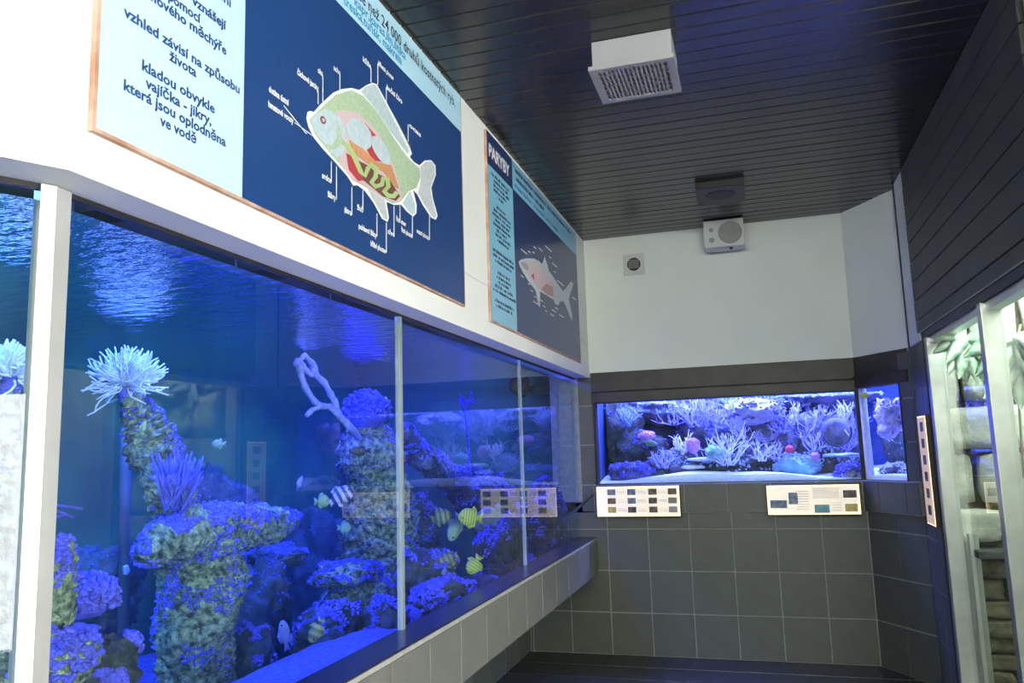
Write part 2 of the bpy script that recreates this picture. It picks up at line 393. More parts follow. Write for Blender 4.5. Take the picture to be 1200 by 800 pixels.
for z0, z1, oo in ((1.862,1.945,.018),(1.95,2.078,.006)):
    build('fascia_board', MB().obox(seg(0.0, z0, -.03), SD, Z1, SN, SL-.02, z1-z0, .03+oo), M['dark'], fc)
build('frame_bar', MB().obox(seg(.415, 1.228, -.05), SD, Z1, SN, .022, .635, .056), M['black'], fc)
build('frame_bar', MB().obox(seg(0, 1.222, -.06), SD, Z1, SN, .43, .012, .066), M['sill'], fc)

# ---- right wall: white end strip, dark boards, tiles below, window frames
RX = .972
struct('trim_7', MB().box((XR+.006, 5.13, 2.07), (XR+.12, 5.46, ZC+.02)), M['white'])
struct('trim_8', MB().box((XR-.002, 5.456, 2.07), (XR+.12, 5.475, ZC+.02)), M['dark'])
wr = struct('wall_right', MB().box((XR+.012, 2.95, 2.10), (XR+.12, 5.17, ZC+.02)), M['black'])
z = ZC; k = 0; BH = .118
while z > 2.12:
    z0 = max(z-BH, 2.113)
    build('wall_board', MB().bbox((XR, 2.95, z0+.003), (XR+.02, 5.17 if k % 2 else 5.165, z-.003), .003), M['rboard'], wr); z -= BH; k += 1
rl = struct('wall_right_lower', MB().box((RX+.006, 5.02, 0), (RX+.12, 5.58, 2.10)), M['grout'])
for z0, z1 in ((0,.3),(.3,.6),(.6,.9),(.9,1.2),(1.2,1.5),(1.5,1.8),(1.8,2.07)):
    tile(rl, (RX+.006, 5.285, z0), (0,1,0), Z1, (-1,0,0), .284, z1-z0, M['tile'], 'wall_tile')
    tile(rl, (RX+.006, 5.02, z0), (0,1,0), Z1, (-1,0,0), .265, z1-z0, M['tile'], 'wall_tile')
# steel frames of the stone enclosure
FY = [(5.00, 4.94), (3.86, 3.795), (3.02, 2.955)]
fs = struct('trim_9', MB().box((XR+.002, 2.955, 2.068), (XR+.10, 5.02, 2.108)), M['rboard'])
build('head_rail', MB().bbox((XR+.02, 2.955, 2.03), (XR+.085, 5.0, 2.068), .004), M['steel'], fs)
build('blue_edge', MB().box((XR-.006, 2.955, 2.104), (XR+.02, 5.06, 2.113)), M['sill'], fs)
for i, (ya, yb) in enumerate(FY):
    build('window_post', MB().bbox((XR, yb, .02), (XR+.085, ya, 2.068), .005), M['steel'], fs)
build('seal_strip', MB().box((XR-.004, 5.0, .0), (XR+.03, 5.03, 2.10)), M['black'], fs)
build('sill_rail', MB().bbox((XR, 2.955, .0), (XR+.085, 5.0, .06), .004), M['steel'], fs)
for i in range(2):
    g = struct('window_%d' % (5+i), MB().box((XR+.066, FY[i+1][0], .05), (XR+.076, FY[i][1], 2.04)), M['glass2'])
    build('inner_bar', MB().box((XR+.105, FY[i][1]-.03, .05), (XR+.15, FY[i][1]+.02, .98)), M['steel'], g)

# ---- hall behind the camera
struct('wall_hall_right', MB().box((4.0,-3.4,2.12), (4.2,2.95,ZC+.02)).box((4.0,-3.4,-.02), (4.2,-2.7,2.12)).box((4.0,.9,-.02), (4.2,2.95,2.12)), M['hallwall'])
struct('wall_hall_end', MB().box((XR+.02,2.83,0), (4.2,2.94,ZC+.02)), M['hallwall'])
struct('wall_rear', MB().box((-3.6,-3.5,0), (4.2,-3.4,2.45)).box((-3.6,-3.5,3.06), (4.2,-3.4,ZC+.02)), M['hallwall'])
sw = struct('window_9', MB().box((-3.6,-3.50,2.45), (4.2,-3.47,3.06)), M['strip'])  # unseen glowing strip, added to light the back wall from behind the camera
for i in range(6): build('mullion', MB().box((-3.6+i*1.55,-3.47,2.45), (-3.55+i*1.55,-3.40,3.06)), M['steel'], sw)  # bars across the added glow strip
struct('wall_hall_left', MB().box((-3.6,-3.4,0), (-2.65,-1.25,ZC+.02)), M['white'])
dr = struct('door_1', MB().box((4.12,-2.7,0), (4.16,.9,2.12)), M['hallwall'])
build('door_frame', MB().box((3.93,-2.74,2.07), (4.05,.94,2.15)).box((3.93,-2.74,0), (4.05,-2.68,2.1)).box((3.93,.88,0), (4.05,.94,2.1)).box((3.93,-2.7,0), (4.05,.9,.12)), M['steel'], dr)
yy = -2.68; k = 0
while yy < .86:
    build('pleat', MB().add([(4.03,yy,.12),(4.0,yy+.03,.12),(4.03,yy+.06,.12),(4.05,yy+.06,.12),(4.05,yy,.12),
                             (4.03,yy,2.07),(4.0,yy+.03,2.07),(4.03,yy+.06,2.07),(4.05,yy+.06,2.07),(4.05,yy,2.07)],
                            [(0,1,6,5),(1,2,7,6),(2,3,8,7),(3,4,9,8),(4,0,5,9),(0,4,3,2,1),(5,6,7,8,9)]), M['daylit'], dr); yy += .06

# ------------------------------------------------------------------ big tank: glass, posts, shell, water
TX, TY1, TZ0 = -3.4, 6.35, .70; RB = 6.95
G = [(1.235, 2.845), (2.845, 4.53), (4.53, YB+.004)]
for i, (ya, yb) in enumerate(G):
    struct('window_%d' % (i+1), MB().box((XG-.018, ya, .80), (XG, yb, 2.05)), M['glass'])
struct('window_4', MB().obox(Vector((XG, 1.2, .80))-LN*.018+LD*.02, LD, Z1, LN, 2.5, 1.25, .018), M['glass'])
def prism(pts, z0, z1):
    n = len(pts); mb = MB()
    return mb.add([(x,y,z0) for x,y in pts]+[(x,y,z1) for x,y in pts],
        [tuple(range(n)), tuple(range(n,2*n))]+[(i,(i+1)%n,n+(i+1)%n,n+i) for i in range(n)])
post = struct('trim_10', prism([(-1.302,1.200),(-1.306,1.240),(-1.345,1.245),(-1.36,1.20),(-1.316,1.176)], ZS-.005, 2.046), M['postw'])
struct('trim_11', MB().bbox((XG-.016, 2.832, ZS-.005), (XG+.006, 2.858, 2.04), .002), M['silicone'])
struct('trim_12', MB().bbox((XG-.016, 4.524, ZS-.005), (XG+.004, 4.538, 2.04), .002), M['silicone'])
struct('wall_tank_base', MB().box((-1.80,-1.3,.56), (XG-.035,TY1,.64)).box((TX,-1.3,.24), (-1.80,TY1,.32)), M['black'])
struct('wall_left_angled', MB().obox(Vector((XG,1.2,.0))-LN*.03, LD, Z1, LN, 2.6, .83, .05), M['tile2'])
struct('wall_tank_back', MB().box((TX-.1,-1.3,.2), (TX,TY1+.1,2.7)), M['blueback'])
struct('wall_tank_end', MB().box((TX,TY1,.2), (XG-.03,TY1+.1,2.7)), M['blueback'])
struct('wall_tank_near', MB().box((TX,-1.4,.2), (-2.4,-1.3,2.7)), M['blueback'])
struct('wall_tank_lid', MB().box((TX,-1.4,2.70), (XG-.05,TY1+.1,2.76)), M['black'])  # unseen lid, added to stop lamp light leaking out of the tank
ws = MB(); nx, ny = 8, 24
ws.add([(TX+.001,-1.3,2.022),(XG-.02,1.2,2.022),(XG-.02,TY1,2.022),(TX+.001,TY1,2.022)], [(0,1,2,3)])
ws.add([(-2.55,-1.3,2.022),(XG-.02,1.2,2.022),(TX+.001,-1.3,2.022)], [(0,1,2)])
wo = bpy.data.meshes.new('water_surface')
wo.from_pydata([Vector(v) for v in [(TX+.001,-1.29,2.022),(-2.7,-1.29,2.022),(XG-.02,1.2,2.022),(XG-.02,TY1,2.022),(TX+.001,TY1,2.022)]], [], [(0,1,2,3,4)])
wo.materials.append(M['water']); wso = bpy.data.objects.new('water_surface', wo); COL.objects.link(wso)
tag(wso, 'rippled blue water surface at the top of the long tank, seen from below', 'water'); wso['kind'] = 'stuff'

wv = bpy.data.materials.new('tank_water'); wv.use_nodes = True; nt = wv.node_tree; nt.nodes.clear()
_o = nt.nodes.new('ShaderNodeOutputMaterial'); _s = nt.nodes.new('ShaderNodeVolumeScatter'); _a = nt.nodes.new('ShaderNodeVolumeAbsorption'); _d = nt.nodes.new('ShaderNodeAddShader')
_s.inputs['Color'].default_value = (.3,.7,1,1); _s.inputs['Density'].default_value = .022
_a.inputs['Color'].default_value = (.25,.75,.95,1); _a.inputs['Density'].default_value = .22
nt.links.new(_s.outputs[0], _d.inputs[0]); nt.links.new(_a.outputs[0], _d.inputs[1]); nt.links.new(_d.outputs[0], _o.inputs['Volume'])
wb = build('tank_water', prism([(TX+.002,-1.29),(-2.72,-1.29),(XG-.0195,1.2),(XG-.0195,TY1-.002),(TX+.002,TY1-.002)], .325, 2.018), wv)
wb['kind'] = 'stuff'; tag(wb, 'hazy blue water filling the long tank', 'water')
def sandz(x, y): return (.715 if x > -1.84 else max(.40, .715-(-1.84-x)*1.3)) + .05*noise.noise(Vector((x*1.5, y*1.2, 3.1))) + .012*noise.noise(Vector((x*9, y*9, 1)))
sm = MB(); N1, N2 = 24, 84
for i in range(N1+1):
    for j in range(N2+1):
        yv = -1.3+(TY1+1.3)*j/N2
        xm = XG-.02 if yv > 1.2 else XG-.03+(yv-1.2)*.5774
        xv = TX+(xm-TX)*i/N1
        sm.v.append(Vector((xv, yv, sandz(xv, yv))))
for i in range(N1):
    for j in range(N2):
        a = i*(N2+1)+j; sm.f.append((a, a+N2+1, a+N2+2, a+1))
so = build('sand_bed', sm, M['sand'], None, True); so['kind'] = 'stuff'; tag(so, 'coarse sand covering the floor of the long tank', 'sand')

# ------------------------------------------------------------------ rock and coral builders
def fbm(p, f, seed): return noise.fractal(Vector((p.x*f+seed*3.7, p.y*f-seed*1.3, p.z*f+seed*7.1)), .9, 2.1, 5)
def rock_mb(c, r, seed, amp=.35, sub=4, freq=1.0):
    V, F = ico(sub); mb = MB(); c = Vector(c); r = Vector(r)
    for v in V:
        k = 1 + amp*fbm(v, 1.3*freq, seed) + amp*.4*abs(noise.noise(v*5*freq+Vector((seed,0,0)))) + amp*.28*(abs(noise.noise(v*13*freq+Vector((0,seed,0))))-.2) + amp*.16*noise.noise(v*29+Vector((0,0,seed)))
        mb.v.append(c+Vector((v.x*r.x, v.y*r.y, v.z*r.z))*k)
    mb.f = list(F); return mb
def loft_mb(path, seed, amp=.3, nseg=36, per=14):
    pts = [Vector(p) for p, r in path]; rr = [r for p, r in path]; P = []; R = []
    for i in range(len(pts)-1):
        for k in range(per):
            t = k/per; t2 = t*t*(3-2*t)*.5+t*.5
            P.append(pts[i].lerp(pts[i+1], t)); R.append(rr[i]*(1-t2)+rr[i+1]*t2)
    P.append(pts[-1]); R.append(rr[-1]); P.append(pts[-1]+(pts[-1]-pts[-2]).normalized()*rr[-1]*.45); R.append(rr[-1]*.3)
    mb = MB().tube(P, R, nseg); n = nseg
    for i, p in enumerate(P):
        for k in range(n):
            v = mb.v[i*n+k]; d = v-p; s = max(R[i], .02)
            q = v*(.55/s*.5)
            kk = 1 + amp*fbm(q, 1.2, seed) + amp*.5*noise.noise(v*(2.2/s)+Vector((seed,1,2))) + amp*.45*(abs(noise.noise(v*(6/s)+Vector((seed,5,2))))-.2) + amp*.28*noise.noise(v*(15/s)+Vector((9,seed,2)))
            mb.v[i*n+k] = p+d*kk
    return mb
def normals(mb):
    N = [Vector() for _ in mb.v]
    for f in mb.f:
        if len(f) < 3: continue
        a, b, c = mb.v[f[0]], mb.v[f[1]], mb.v[f[2]]; n = (b-a).cross(c-a)
        for i in f: N[i] += n
    return [n.normalized() if n.length > 0 else Vector((0,0,1)) for n in N]
def crust_mb(mb, seed, n, r0, r1, thr=.2, bias=(0,0,1), cover=.0):
    rnd = random.Random(seed); N = normals(mb); C = sum(mb.v, Vector())/len(mb.v); out = MB(); bias = Vector(bias).normalized()
    cand = []
    for v, nn in zip(mb.v, N):
        if nn.dot(v-C) < 0: nn = -nn
        if nn.dot(bias) > thr and noise.noise(v*7.5+Vector((seed,0,0)))+.5*noise.noise(v*19+Vector((0,seed,0))) > cover-.10: cand.append((v, nn))
    if not cand: return None
    for _ in range(n):
        v, nn = rnd.choice(cand); r = rnd.uniform(r0, r1)
        t = nn.orthogonal().normalized(); b = nn.cross(t)
        p = v + nn*r*rnd.uniform(-.1, .8)+t*rnd.uniform(-r, r)+b*rnd.uniform(-r, r)
        out.blob(p, (r*rnd.uniform(.7,1.4), r*rnd.uniform(.7,1.4), r*rnd.uniform(.6,1.1)), 1, .25, rnd)
    return out
def clampv(mb):
    for v in mb.v:
        if v.x < XG and v.y < 6.36 and not (v.x > -1.3 and v.y > YB):
            v.x = max(min(v.x, XG-.035), TX+.01); v.y = min(v.y, TY1-.01); v.z = max(v.z, .65 if v.x > -1.84 else .34)
        elif v.y > 5.5:
            v.x = max(min(v.x, 1.68), -1.16); v.y = min(v.y, RB-.012); v.z = max(v.z, 1.205)
            if v.x < S0.x: v.y = max(v.y, YB+.06)
    return mb
def rock(name, label, mb, m, seed, cr=None, cm=None, group=None, crust_kw={}):
    clampv(mb)
    zb = min(v.z for v in mb.v); c = sum(mb.v, Vector())/len(mb.v)
    t = thing(name, label, 'rock', (c.x, c.y, zb), group)
    build('stone', mb, m, t, True)
    if cr:
        k = crust_mb(mb, seed, cr[0], cr[1], cr[2], **crust_kw)
        if k:
            o = build('coral_crust', k, cm or M['crust'], t, True); o['kind'] = 'stuff'
    return t
def branch(mb, p, d, L, r, depth, rnd, spread, curl=.25, n=5):
    pts = [p]; q = p.copy(); dd = d.copy(); k = 4
    for i in range(k):
        dd = (dd+Vector((rnd.uniform(-1,1), rnd.uniform(-1,1), rnd.uniform(-.6,1)))*curl).normalized(); q = q+dd*L/k; pts.append(q.copy())
    mb.tube(pts, [r*(1-.45*i/k) for i in range(k+1)], n)
    if depth > 0:
        for _ in range(rnd.choice((2,2,3))):
            i = rnd.randint(2, k); nd = (dd+Vector((rnd.uniform(-1,1), rnd.uniform(-1,1), rnd.uniform(-.7,1)))*spread).normalized()
            branch(mb, pts[i].copy(), nd, L*rnd.uniform(.55,.85), r*.68, depth-1, rnd, spread, curl, n)
def bush_mb(c, r, nb, th, seed, depth=2, up=(0,0,1), fan=1.0, spread=.75):
    rnd = random.Random(seed); mb = MB(); up = Vector(up).normalized()
    for _ in range(nb):
        d = (up+Vector((rnd.uniform(-1,1), rnd.uniform(-1,1), rnd.uniform(-.5,.8)))*fan).normalized()
        branch(mb, Vector(c)+Vector((rnd.uniform(-.2,.2), rnd.uniform(-.2,.2), 0))*r, d, r*rnd.uniform(.45,.62), th, depth, rnd, spread)
    return mb
def anemone_mb(c, r, n, th, seed, up=(0,0,1), droop=.3):
    rnd = random.Random(seed); mb = MB(); up = Vector(up).normalized()
    for _ in range(n):
        d = (up*rnd.uniform(-.15,1)+Vector((rnd.uniform(-1,1), rnd.uniform(-1,1), rnd.uniform(-.35,.5)))).normalized()
        L = r*rnd.uniform(.7,1.05); q = Vector(c)+d*r*.12; pts = [q.copy()]; w = rnd.uniform(-1,1); side = d.orthogonal().normalized()
        for i in range(6):
            d = (d+side*.22*w+Vector((rnd.uniform(-.36,.36), rnd.uniform(-.36,.36), rnd.uniform(-.28,.32)))+Vector((0,0,.05))).normalized(); q = q+d*L/6; pts.append(q.copy())
        mb.tube(pts, [th, th*.95, th*.9, th*.9, th*.95, th, th*.8], 5)
    return mb
def knobby_mb(c, r, seed, n=260, kr=(.05,.11)):
    rnd = random.Random(seed); mb = rock_mb(c, r, seed, .22, 3); rr = max(r)
    k = crust_mb(mb, seed+5, n, rr*kr[0], rr*kr[1], thr=-.35, cover=-1)
    if k: mb.add(k.v, k.f)
    return mb
def coral(name, label, mb, m, group=None, cat='coral'):
    c = sum(mb.v, Vector())/len(mb.v); zb = min(v.z for v in mb.v)
    o = build(name, mb, m, None, True); o.data.transform(Matrix.Translation((-c.x,-c.y,-zb))); o.location = (c.x, c.y, zb)
    return tag(o, label, cat, group)
def pl(px, py, X, r): P = onx(px, py, X); return (P, r*mpp(P))      # pillar station: pixel, depth, radius in photo pixels

# ---- rocks of the long tank
A = loft_mb([pl(230,860,-2.22,50), pl(228,800,-2.22,42), pl(226,745,-2.22,43), pl(232,700,-2.22,45), pl(236,660,-2.21,46), pl(232,625,-2.20,42), pl(226,605,-2.20,26)], 3, .34, 84, 30)
rock('rock_pillar', 'tall olive rock pillar with a flared top rising from the sand', A, M['rock'], 3, (3200,.003,.0075), crust_kw=dict(thr=.42, bias=(.1,-.85,.6), cover=.12))
B = loft_mb([pl(168,655,-2.14,12), pl(195,632,-2.14,24), pl(240,618,-2.16,27), pl(290,618,-2.18,24), pl(325,614,-2.22,16), pl(346,608,-2.30,7)], 8, .36, 64, 20)
rock('rock_ledge', 'wide rock shelf crusted with violet coral on top of the olive pillar', B, M['rock'], 8, (5500,.003,.009), crust_kw=dict(thr=.35, cover=.05))
Cc = loft_mb([pl(212,625,-2.25,14), pl(200,590,-2.25,22), pl(190,555,-2.22,24), pl(178,520,-2.28,27), pl(165,490,-2.30,20), pl(152,470,-2.30,10)], 12, .42, 64, 22)
rock('rock_spire', 'slender leaning rock spire carrying the white anemone', Cc, M['rock'], 12, (2400,.003,.0075), crust_kw=dict(thr=.45, bias=(.1,.9,.5), cover=.1))
mbq = MB()
mbq.tube([onx(254,632,-2.12), onx(257,615,-2.12), onx(260,600,-2.12), onx(265,591,-2.12)], [.016,.015,.015,.011], 10)
mbq.tube([onx(256,630,-2.12), onx(266,622,-2.12), onx(272,610,-2.12)], [.015,.013,.009], 10)
coral('finger_sponge', 'forked olive finger sponge on the crusted shelf', mbq, M['rock'], cat='sponge')
mbb = MB(); rnd = random.Random(4)
for i in range(60):
    b0 = onx(rnd.uniform(192,222), rnd.uniform(575,600), -2.12); t = rnd.uniform(-1,1)
    tip = onx(207+t*33, rnd.uniform(520,548)+abs(t)*12, -2.12+rnd.uniform(-.05,.05))
    mid = b0.lerp(tip,.5)+Vector((0,0,-.012*abs(t)))
    mbb.tube([b0, mid, tip], [.004,.0044,.004], 6)
coral('finger_coral', 'violet upright finger coral growing against the rock spire', mbb, M['crust'])
PA = onx(146,446,-2.34); RA = 42*mpp(PA)
an = thing('anemone', 'pale blue-white anemone with long tentacles atop the rock spire', 'anemone', PA-Z1*.06)
build('foot', loft_mb([(PA-Z1*.07, .022), (PA-Z1*.03, .026), (PA, .02)], 5, .15, 16, 5), M['crust'], an, True)
build('tentacles', anemone_mb(PA-Z1*.02, RA*1.08, 240, .0033, 6, up=(.35,-.2,.5)), M['corw'], an, True)['kind'] = 'stuff'
P = onx(12,440,-2.1)
an2 = thing('anemone', 'pale blue anemone showing left of the corner post', 'anemone', P-Z1*.05)
build('foot', loft_mb([(P-Z1*.06, .02), (P-Z1*.03, .022), (P, .018)], 7, .15, 16, 5), M['crust'], an2, True)
build('tentacles', anemone_mb(P, .105, 140, .0038, 9, up=(.3,-.2,.8)), M['corw'], an2, True)['kind'] = 'stuff'
Cn = loft_mb([pl(16,800,-2.1,26), pl(14,700,-2.1,24), pl(12,600,-2.1,22), pl(12,520,-2.1,16), pl(12,455,-2.1,8)], 15, .3, 32, 12)
rock('rock_spire', 'narrow rock spire under the pale blue anemone left of the post', Cn, M['rock'], 15, (400,.003,.007))

D = loft_mb([pl(436,860,-2.25,40), pl(438,760,-2.25,40), pl(440,690,-2.25,42), pl(444,630,-2.25,38), pl(440,570,-2.25,38), pl(432,525,-2.25,34), pl(436,498,-2.25,18)], 21, .36, 80, 28)
rock('rock_pillar', 'tall dark olive rock pillar topped with a domed violet coral', D, M['rock'], 21, (2600,.003,.008), crust_kw=dict(thr=.05, bias=(.5,.8,.6), cover=.22))
P = onx(430,482,-2.2); r = 24*mpp(P)
coral('dome_coral', 'domed violet cauliflower coral on the dark olive pillar', knobby_mb(P, (r,r,r*.9), 31, 420, (.07,.14)), M['crust'])
mba = MB(); X = -2.12
def tb(pts, r0, r1):
    Q = [onx(a, b, X-.13 if (a, b) == (425,517) else X) for a, b in pts]; QQ = []
    for i in range(len(Q)-1):
        for k in range(5): QQ.append(Q[i].lerp(Q[i+1], k/5))
    QQ.append(Q[-1]); n = len(QQ); rn = random.Random(int(pts[0][0]))
    mba.tube(QQ, [(r0+(r1-r0)*i/(n-1))*rn.uniform(.8,1.25) for i in range(n)], 8)
tb([(425,517),(410,500),(398,488),(392,470),(380,448),(371,440),(366,430)], 0.0200, 0.0150)
tb([(371,440),(368,428),(357,416),(352,422)], 0.0137, 0.0112)
tb([(366,440),(358,433),(350,422),(346,427)], 0.0125, 0.0175)
tb([(376,476),(368,470),(358,455),(353,440),(350,426)], 0.0175, 0.0163)
tb([(398,488),(386,476),(376,476),(366,480),(359,487)], 0.0163, 0.0112)
coral('antler_coral', 'pale violet antler coral leaning out from the dark pillar', mba, M['corl'])
P = onx(452,476,-2.18); mbl = MB(); mbl.blob(P, (.013,.028,.062), 3)
coral('leaf_sponge', 'small olive leaf sponge beside the domed violet coral', mbl, M['yellow'], cat='sponge')

def boulder(px, py, X, rx, ry, seed, label, m='rock', cr=500, name='boulder', thr=.25, cover=-.02, amp=.38):
    P = onx(px, py, X); k = mpp(P); zf = sandz(P.x, P.y)
    mb = rock_mb(P, (rx*k*.9, rx*k*1.05, ry*k), seed, amp, 5)
    return rock(name, label, mb, M[m], seed, (int(cr*4), .003, .0075) if cr else None, crust_kw=dict(thr=max(thr, .12), cover=max(cover, .06)))
boulder(62,690,-1.62,24,52,41,'upright olive boulder close behind the corner post', cr=350)
P = onx(100,700,-1.70); r = 30*mpp(P)
coral('mound_coral', 'rounded violet cauliflower coral among the boulders by the corner post', knobby_mb(P, (r,r*1.1,r*.8), 44, 520, (.07,.14)), M['crust'])
boulder(70,775,-1.58,38,32,42,'low olive boulder under the violet mound by the post', cr=420)
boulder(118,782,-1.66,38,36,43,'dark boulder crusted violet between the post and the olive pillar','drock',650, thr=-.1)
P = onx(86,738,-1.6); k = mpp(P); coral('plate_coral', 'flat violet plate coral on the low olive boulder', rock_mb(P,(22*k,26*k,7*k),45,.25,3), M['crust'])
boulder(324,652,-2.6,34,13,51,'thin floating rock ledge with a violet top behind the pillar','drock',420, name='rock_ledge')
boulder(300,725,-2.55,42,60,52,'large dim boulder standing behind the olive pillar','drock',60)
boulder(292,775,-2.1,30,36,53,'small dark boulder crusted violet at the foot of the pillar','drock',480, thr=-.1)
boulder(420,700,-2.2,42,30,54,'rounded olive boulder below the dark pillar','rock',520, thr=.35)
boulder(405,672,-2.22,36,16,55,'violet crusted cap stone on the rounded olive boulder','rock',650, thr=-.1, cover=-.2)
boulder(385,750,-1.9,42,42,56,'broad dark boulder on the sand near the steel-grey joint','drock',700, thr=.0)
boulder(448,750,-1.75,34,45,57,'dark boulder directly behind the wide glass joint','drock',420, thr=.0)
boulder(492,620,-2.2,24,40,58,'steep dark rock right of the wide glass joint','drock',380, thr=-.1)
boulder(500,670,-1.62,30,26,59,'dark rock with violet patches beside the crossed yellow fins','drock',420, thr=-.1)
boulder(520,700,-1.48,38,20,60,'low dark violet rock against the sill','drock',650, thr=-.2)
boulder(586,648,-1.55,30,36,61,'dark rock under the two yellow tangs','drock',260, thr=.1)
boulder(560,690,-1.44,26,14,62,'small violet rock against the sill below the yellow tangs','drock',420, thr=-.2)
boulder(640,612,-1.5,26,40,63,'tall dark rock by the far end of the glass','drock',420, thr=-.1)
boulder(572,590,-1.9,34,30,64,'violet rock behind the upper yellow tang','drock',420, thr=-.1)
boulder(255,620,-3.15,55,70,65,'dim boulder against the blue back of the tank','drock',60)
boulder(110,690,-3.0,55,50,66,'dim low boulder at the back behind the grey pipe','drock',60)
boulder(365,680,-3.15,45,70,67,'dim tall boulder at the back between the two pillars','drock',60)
# far ridge and little tree coral
Rg = loft_mb([pl(474,500,-2.15,8), pl(486,530,-2.15,14), pl(505,545,-2.15,17), pl(528,560,-2.15,16), pl(560,575,-2.15,24)], 71, .3, 44, 16)
rock('rock_ridge', 'sloping violet crusted ridge right of the wide glass joint', Rg, M['drock'], 71, (3200,.004,.010), crust_kw=dict(thr=-.3, cover=-.2))
P = onx(545,482,-2.1); mbt = MB().tube([onx(552,575,-2.12), onx(549,530,-2.1), onx(548,505,-2.1), P], [.014,.012,.010,.008], 8)
t = bush_mb(P, .13, 7, .007, 77, 2, (0,0,1), .9); mbt.add(t.v, t.f)
coral('tree_coral', 'small violet tree coral on a thin stem', mbt, M['crust'])
P = onx(385,588,-1.8); mbf = MB()
for i in range(0):
    a = onx(382+i*2.4, 574+i*4.3, -1.8); b = onx(392+i*2.6, 566+i*4.0+4, -1.8); 
# drooping plume by the post
mbp = MB()
for (ys, ye, xe) in ((598,602,97),(604,612,86),(612,608,78)):
    mbp.tube([onx(50,ys,-1.55), onx(66,ys-6,-1.55), onx(xe,ye-6,-1.55)], [.004,.004,.003], 6)
mbp.tube([onx(58,672,-1.6), onx(52,630,-1.56), onx(50,598,-1.55)], [.006,.005,.004], 6)
coral('plume_coral', 'thin arching violet plume beside the corner post', mbp, M['crust'])
# pipe and intake at the back
pp = thing('intake_pipe', 'vertical grey intake pipe behind the rock spire', 'pipe', (onx(147,700,-2.75).x, onx(147,700,-2.75).y, .36))
build('tube', MB().tube([onx(149,455,-2.75), onx(146,600,-2.75), onx(144,800,-2.75)], .024, 14), M['pipe'], pp, True)
build('clip', MB().tube([onx(147,663,-2.72), onx(148,668,-2.72), onx(147,673,-2.72)], [.012,.016,.010], 8), M['corl'], pp)

# ---- fish
def fish(name, label, px, py, X, Lpx, ang, m, tall=.5, yaw=0, group=None, axis='x', plane=None, tailm=None):
    P = onx(px, py, X) if plane is None else ony(px, py, plane)
    L = Lpx*mpp(P); t = thing(name, label, 'fish', P, group)
    n = 12; prof = []
    for i in range(n+1):
        s = i/n; hh = tall*L*.5*(math.sin(math.pi*min(1, s*.96+.03))**.62)*(1-.18*s); prof.append((s, max(hh*(1 if s < .9 else .7), tall*L*.06)))
    mb = MB(); K = 12
    for s, hh in prof:
        for k in range(K):
            a = 2*math.pi*k/K; mb.v.append(Vector(((.5-s*.78)*L, math.cos(a)*hh*.28, math.sin(a)*hh)))
    for i in range(n):
        for k in range(K): k2 = (k+1)%K; mb.f.append((i*K+k, i*K+k2, (i+1)*K+k2, (i+1)*K+k))
    mb.f.append(tuple(range(K))); mb.f.append(tuple(n*K+k for k in range(K)))
    fw = L*.006
    def fin(pts): mb.poly([Vector((x*L, -fw, z*L)) for x, z in pts], (0,1,0), 2*fw)
    fin([(-.24,.06*tall*2),(-.5,.30*tall),(-.44,0),(-.5,-.30*tall),(-.24,-.06*tall*2)])
    fin([(.22,.36*tall),(.05,.62*tall),(-.18,.48*tall),(-.24,.14*tall),(0,.40*tall)])
    fin([(.05,-.42*tall),(-.08,-.60*tall),(-.22,-.38*tall),(-.24,-.14*tall),(-.05,-.36*tall)])
    fx = Vector((RT.x, RT.y, 0)).normalized() if plane is None else Vector((1,0,0))
    fx = (fx*.94+Vector((0,.34,0))).normalized() if plane is None else fx
    fy = Vector((0,0,1)).cross(fx)
    R = Matrix((fx, fy, Vector((0,0,1)))).transposed().to_4x4() @ Matrix.Rotation(-math.radians(ang), 4, 'Y')
    o = build('body', mb, m, t, True, world=False); o.matrix_local = R
    for sgn in (-1, 1):
        e = build('eye', MB().blob((.36*L, sgn*tall*L*.09, .05*L), L*.028, 2), M['eye'], o, True, world=False)
    return t
fish('tang', 'bright yellow tang just under the reflected lit sign', 552,606,-1.45,30,172,M['stripe_yel'],.75)
fish('tang', 'yellow tang nosing down near the sill', 556,661,-1.42,24,235,M['stripe_yel'],.8)
fish('tang', 'olive tang with bright yellow crossed fins over dark rock', 526,655,-1.5,26,200,M['stripe_dk'],.7)
fish('tang', 'drab olive tang facing the upper yellow tang', 516,606,-1.6,26,10,M['stripe_dk'],.75)
fish('tang', 'grey-green tang diving head down', 533,617,-1.58,34,250,M['palegreen'],.5)
fish('tang', 'large shadowy olive tang at the far end of the glass', 580,612,-1.7,52,180,M['greyfish'],.75)
fish('angelfish', 'lavender and dark striped angelfish with pale green flank', 398,582,-1.75,36,30,M['stripe_lav'],.6)
fish('butterflyfish', 'pale green butterflyfish in front of the striped angelfish', 377,587,-1.72,18,0,M['palegreen'],.9)
fish('butterflyfish', 'small pale green disc-shaped fish in open blue water', 403,618,-1.9,16,0,M['palegreen'],.85)
fish('butterflyfish', 'pale green fish high in open water beyond the rock spire', 257,520,-2.2,16,180,M['palegreen'],.7)
fish('butterflyfish', 'slim pale blue fish beside the top of the spire', 168,501,-1.7,20,80,M['palegreen'],.35)
fish('wrasse', 'brown striped fish resting against the broad dark boulder', 371,738,-1.6,30,245,M['stripe_dk'],.55)
fish('wrasse', 'violet fish hanging upright above the sand', 334,745,-1.8,36,100,M['bluefish'],.4)
fish('wrasse', 'slender violet fish tilted upward in open water', 351,566,-1.9,18,70,M['bluefish'],.3)
fish('wrasse', 'dark blue fish hovering under the pillar coral', 422,528,-1.75,26,180,M['darkfish'],.4)
fish('damselfish', 'tiny pale blue fish low among dark rocks', 520,671,-1.45,10,80,M['bluefish'],.5)
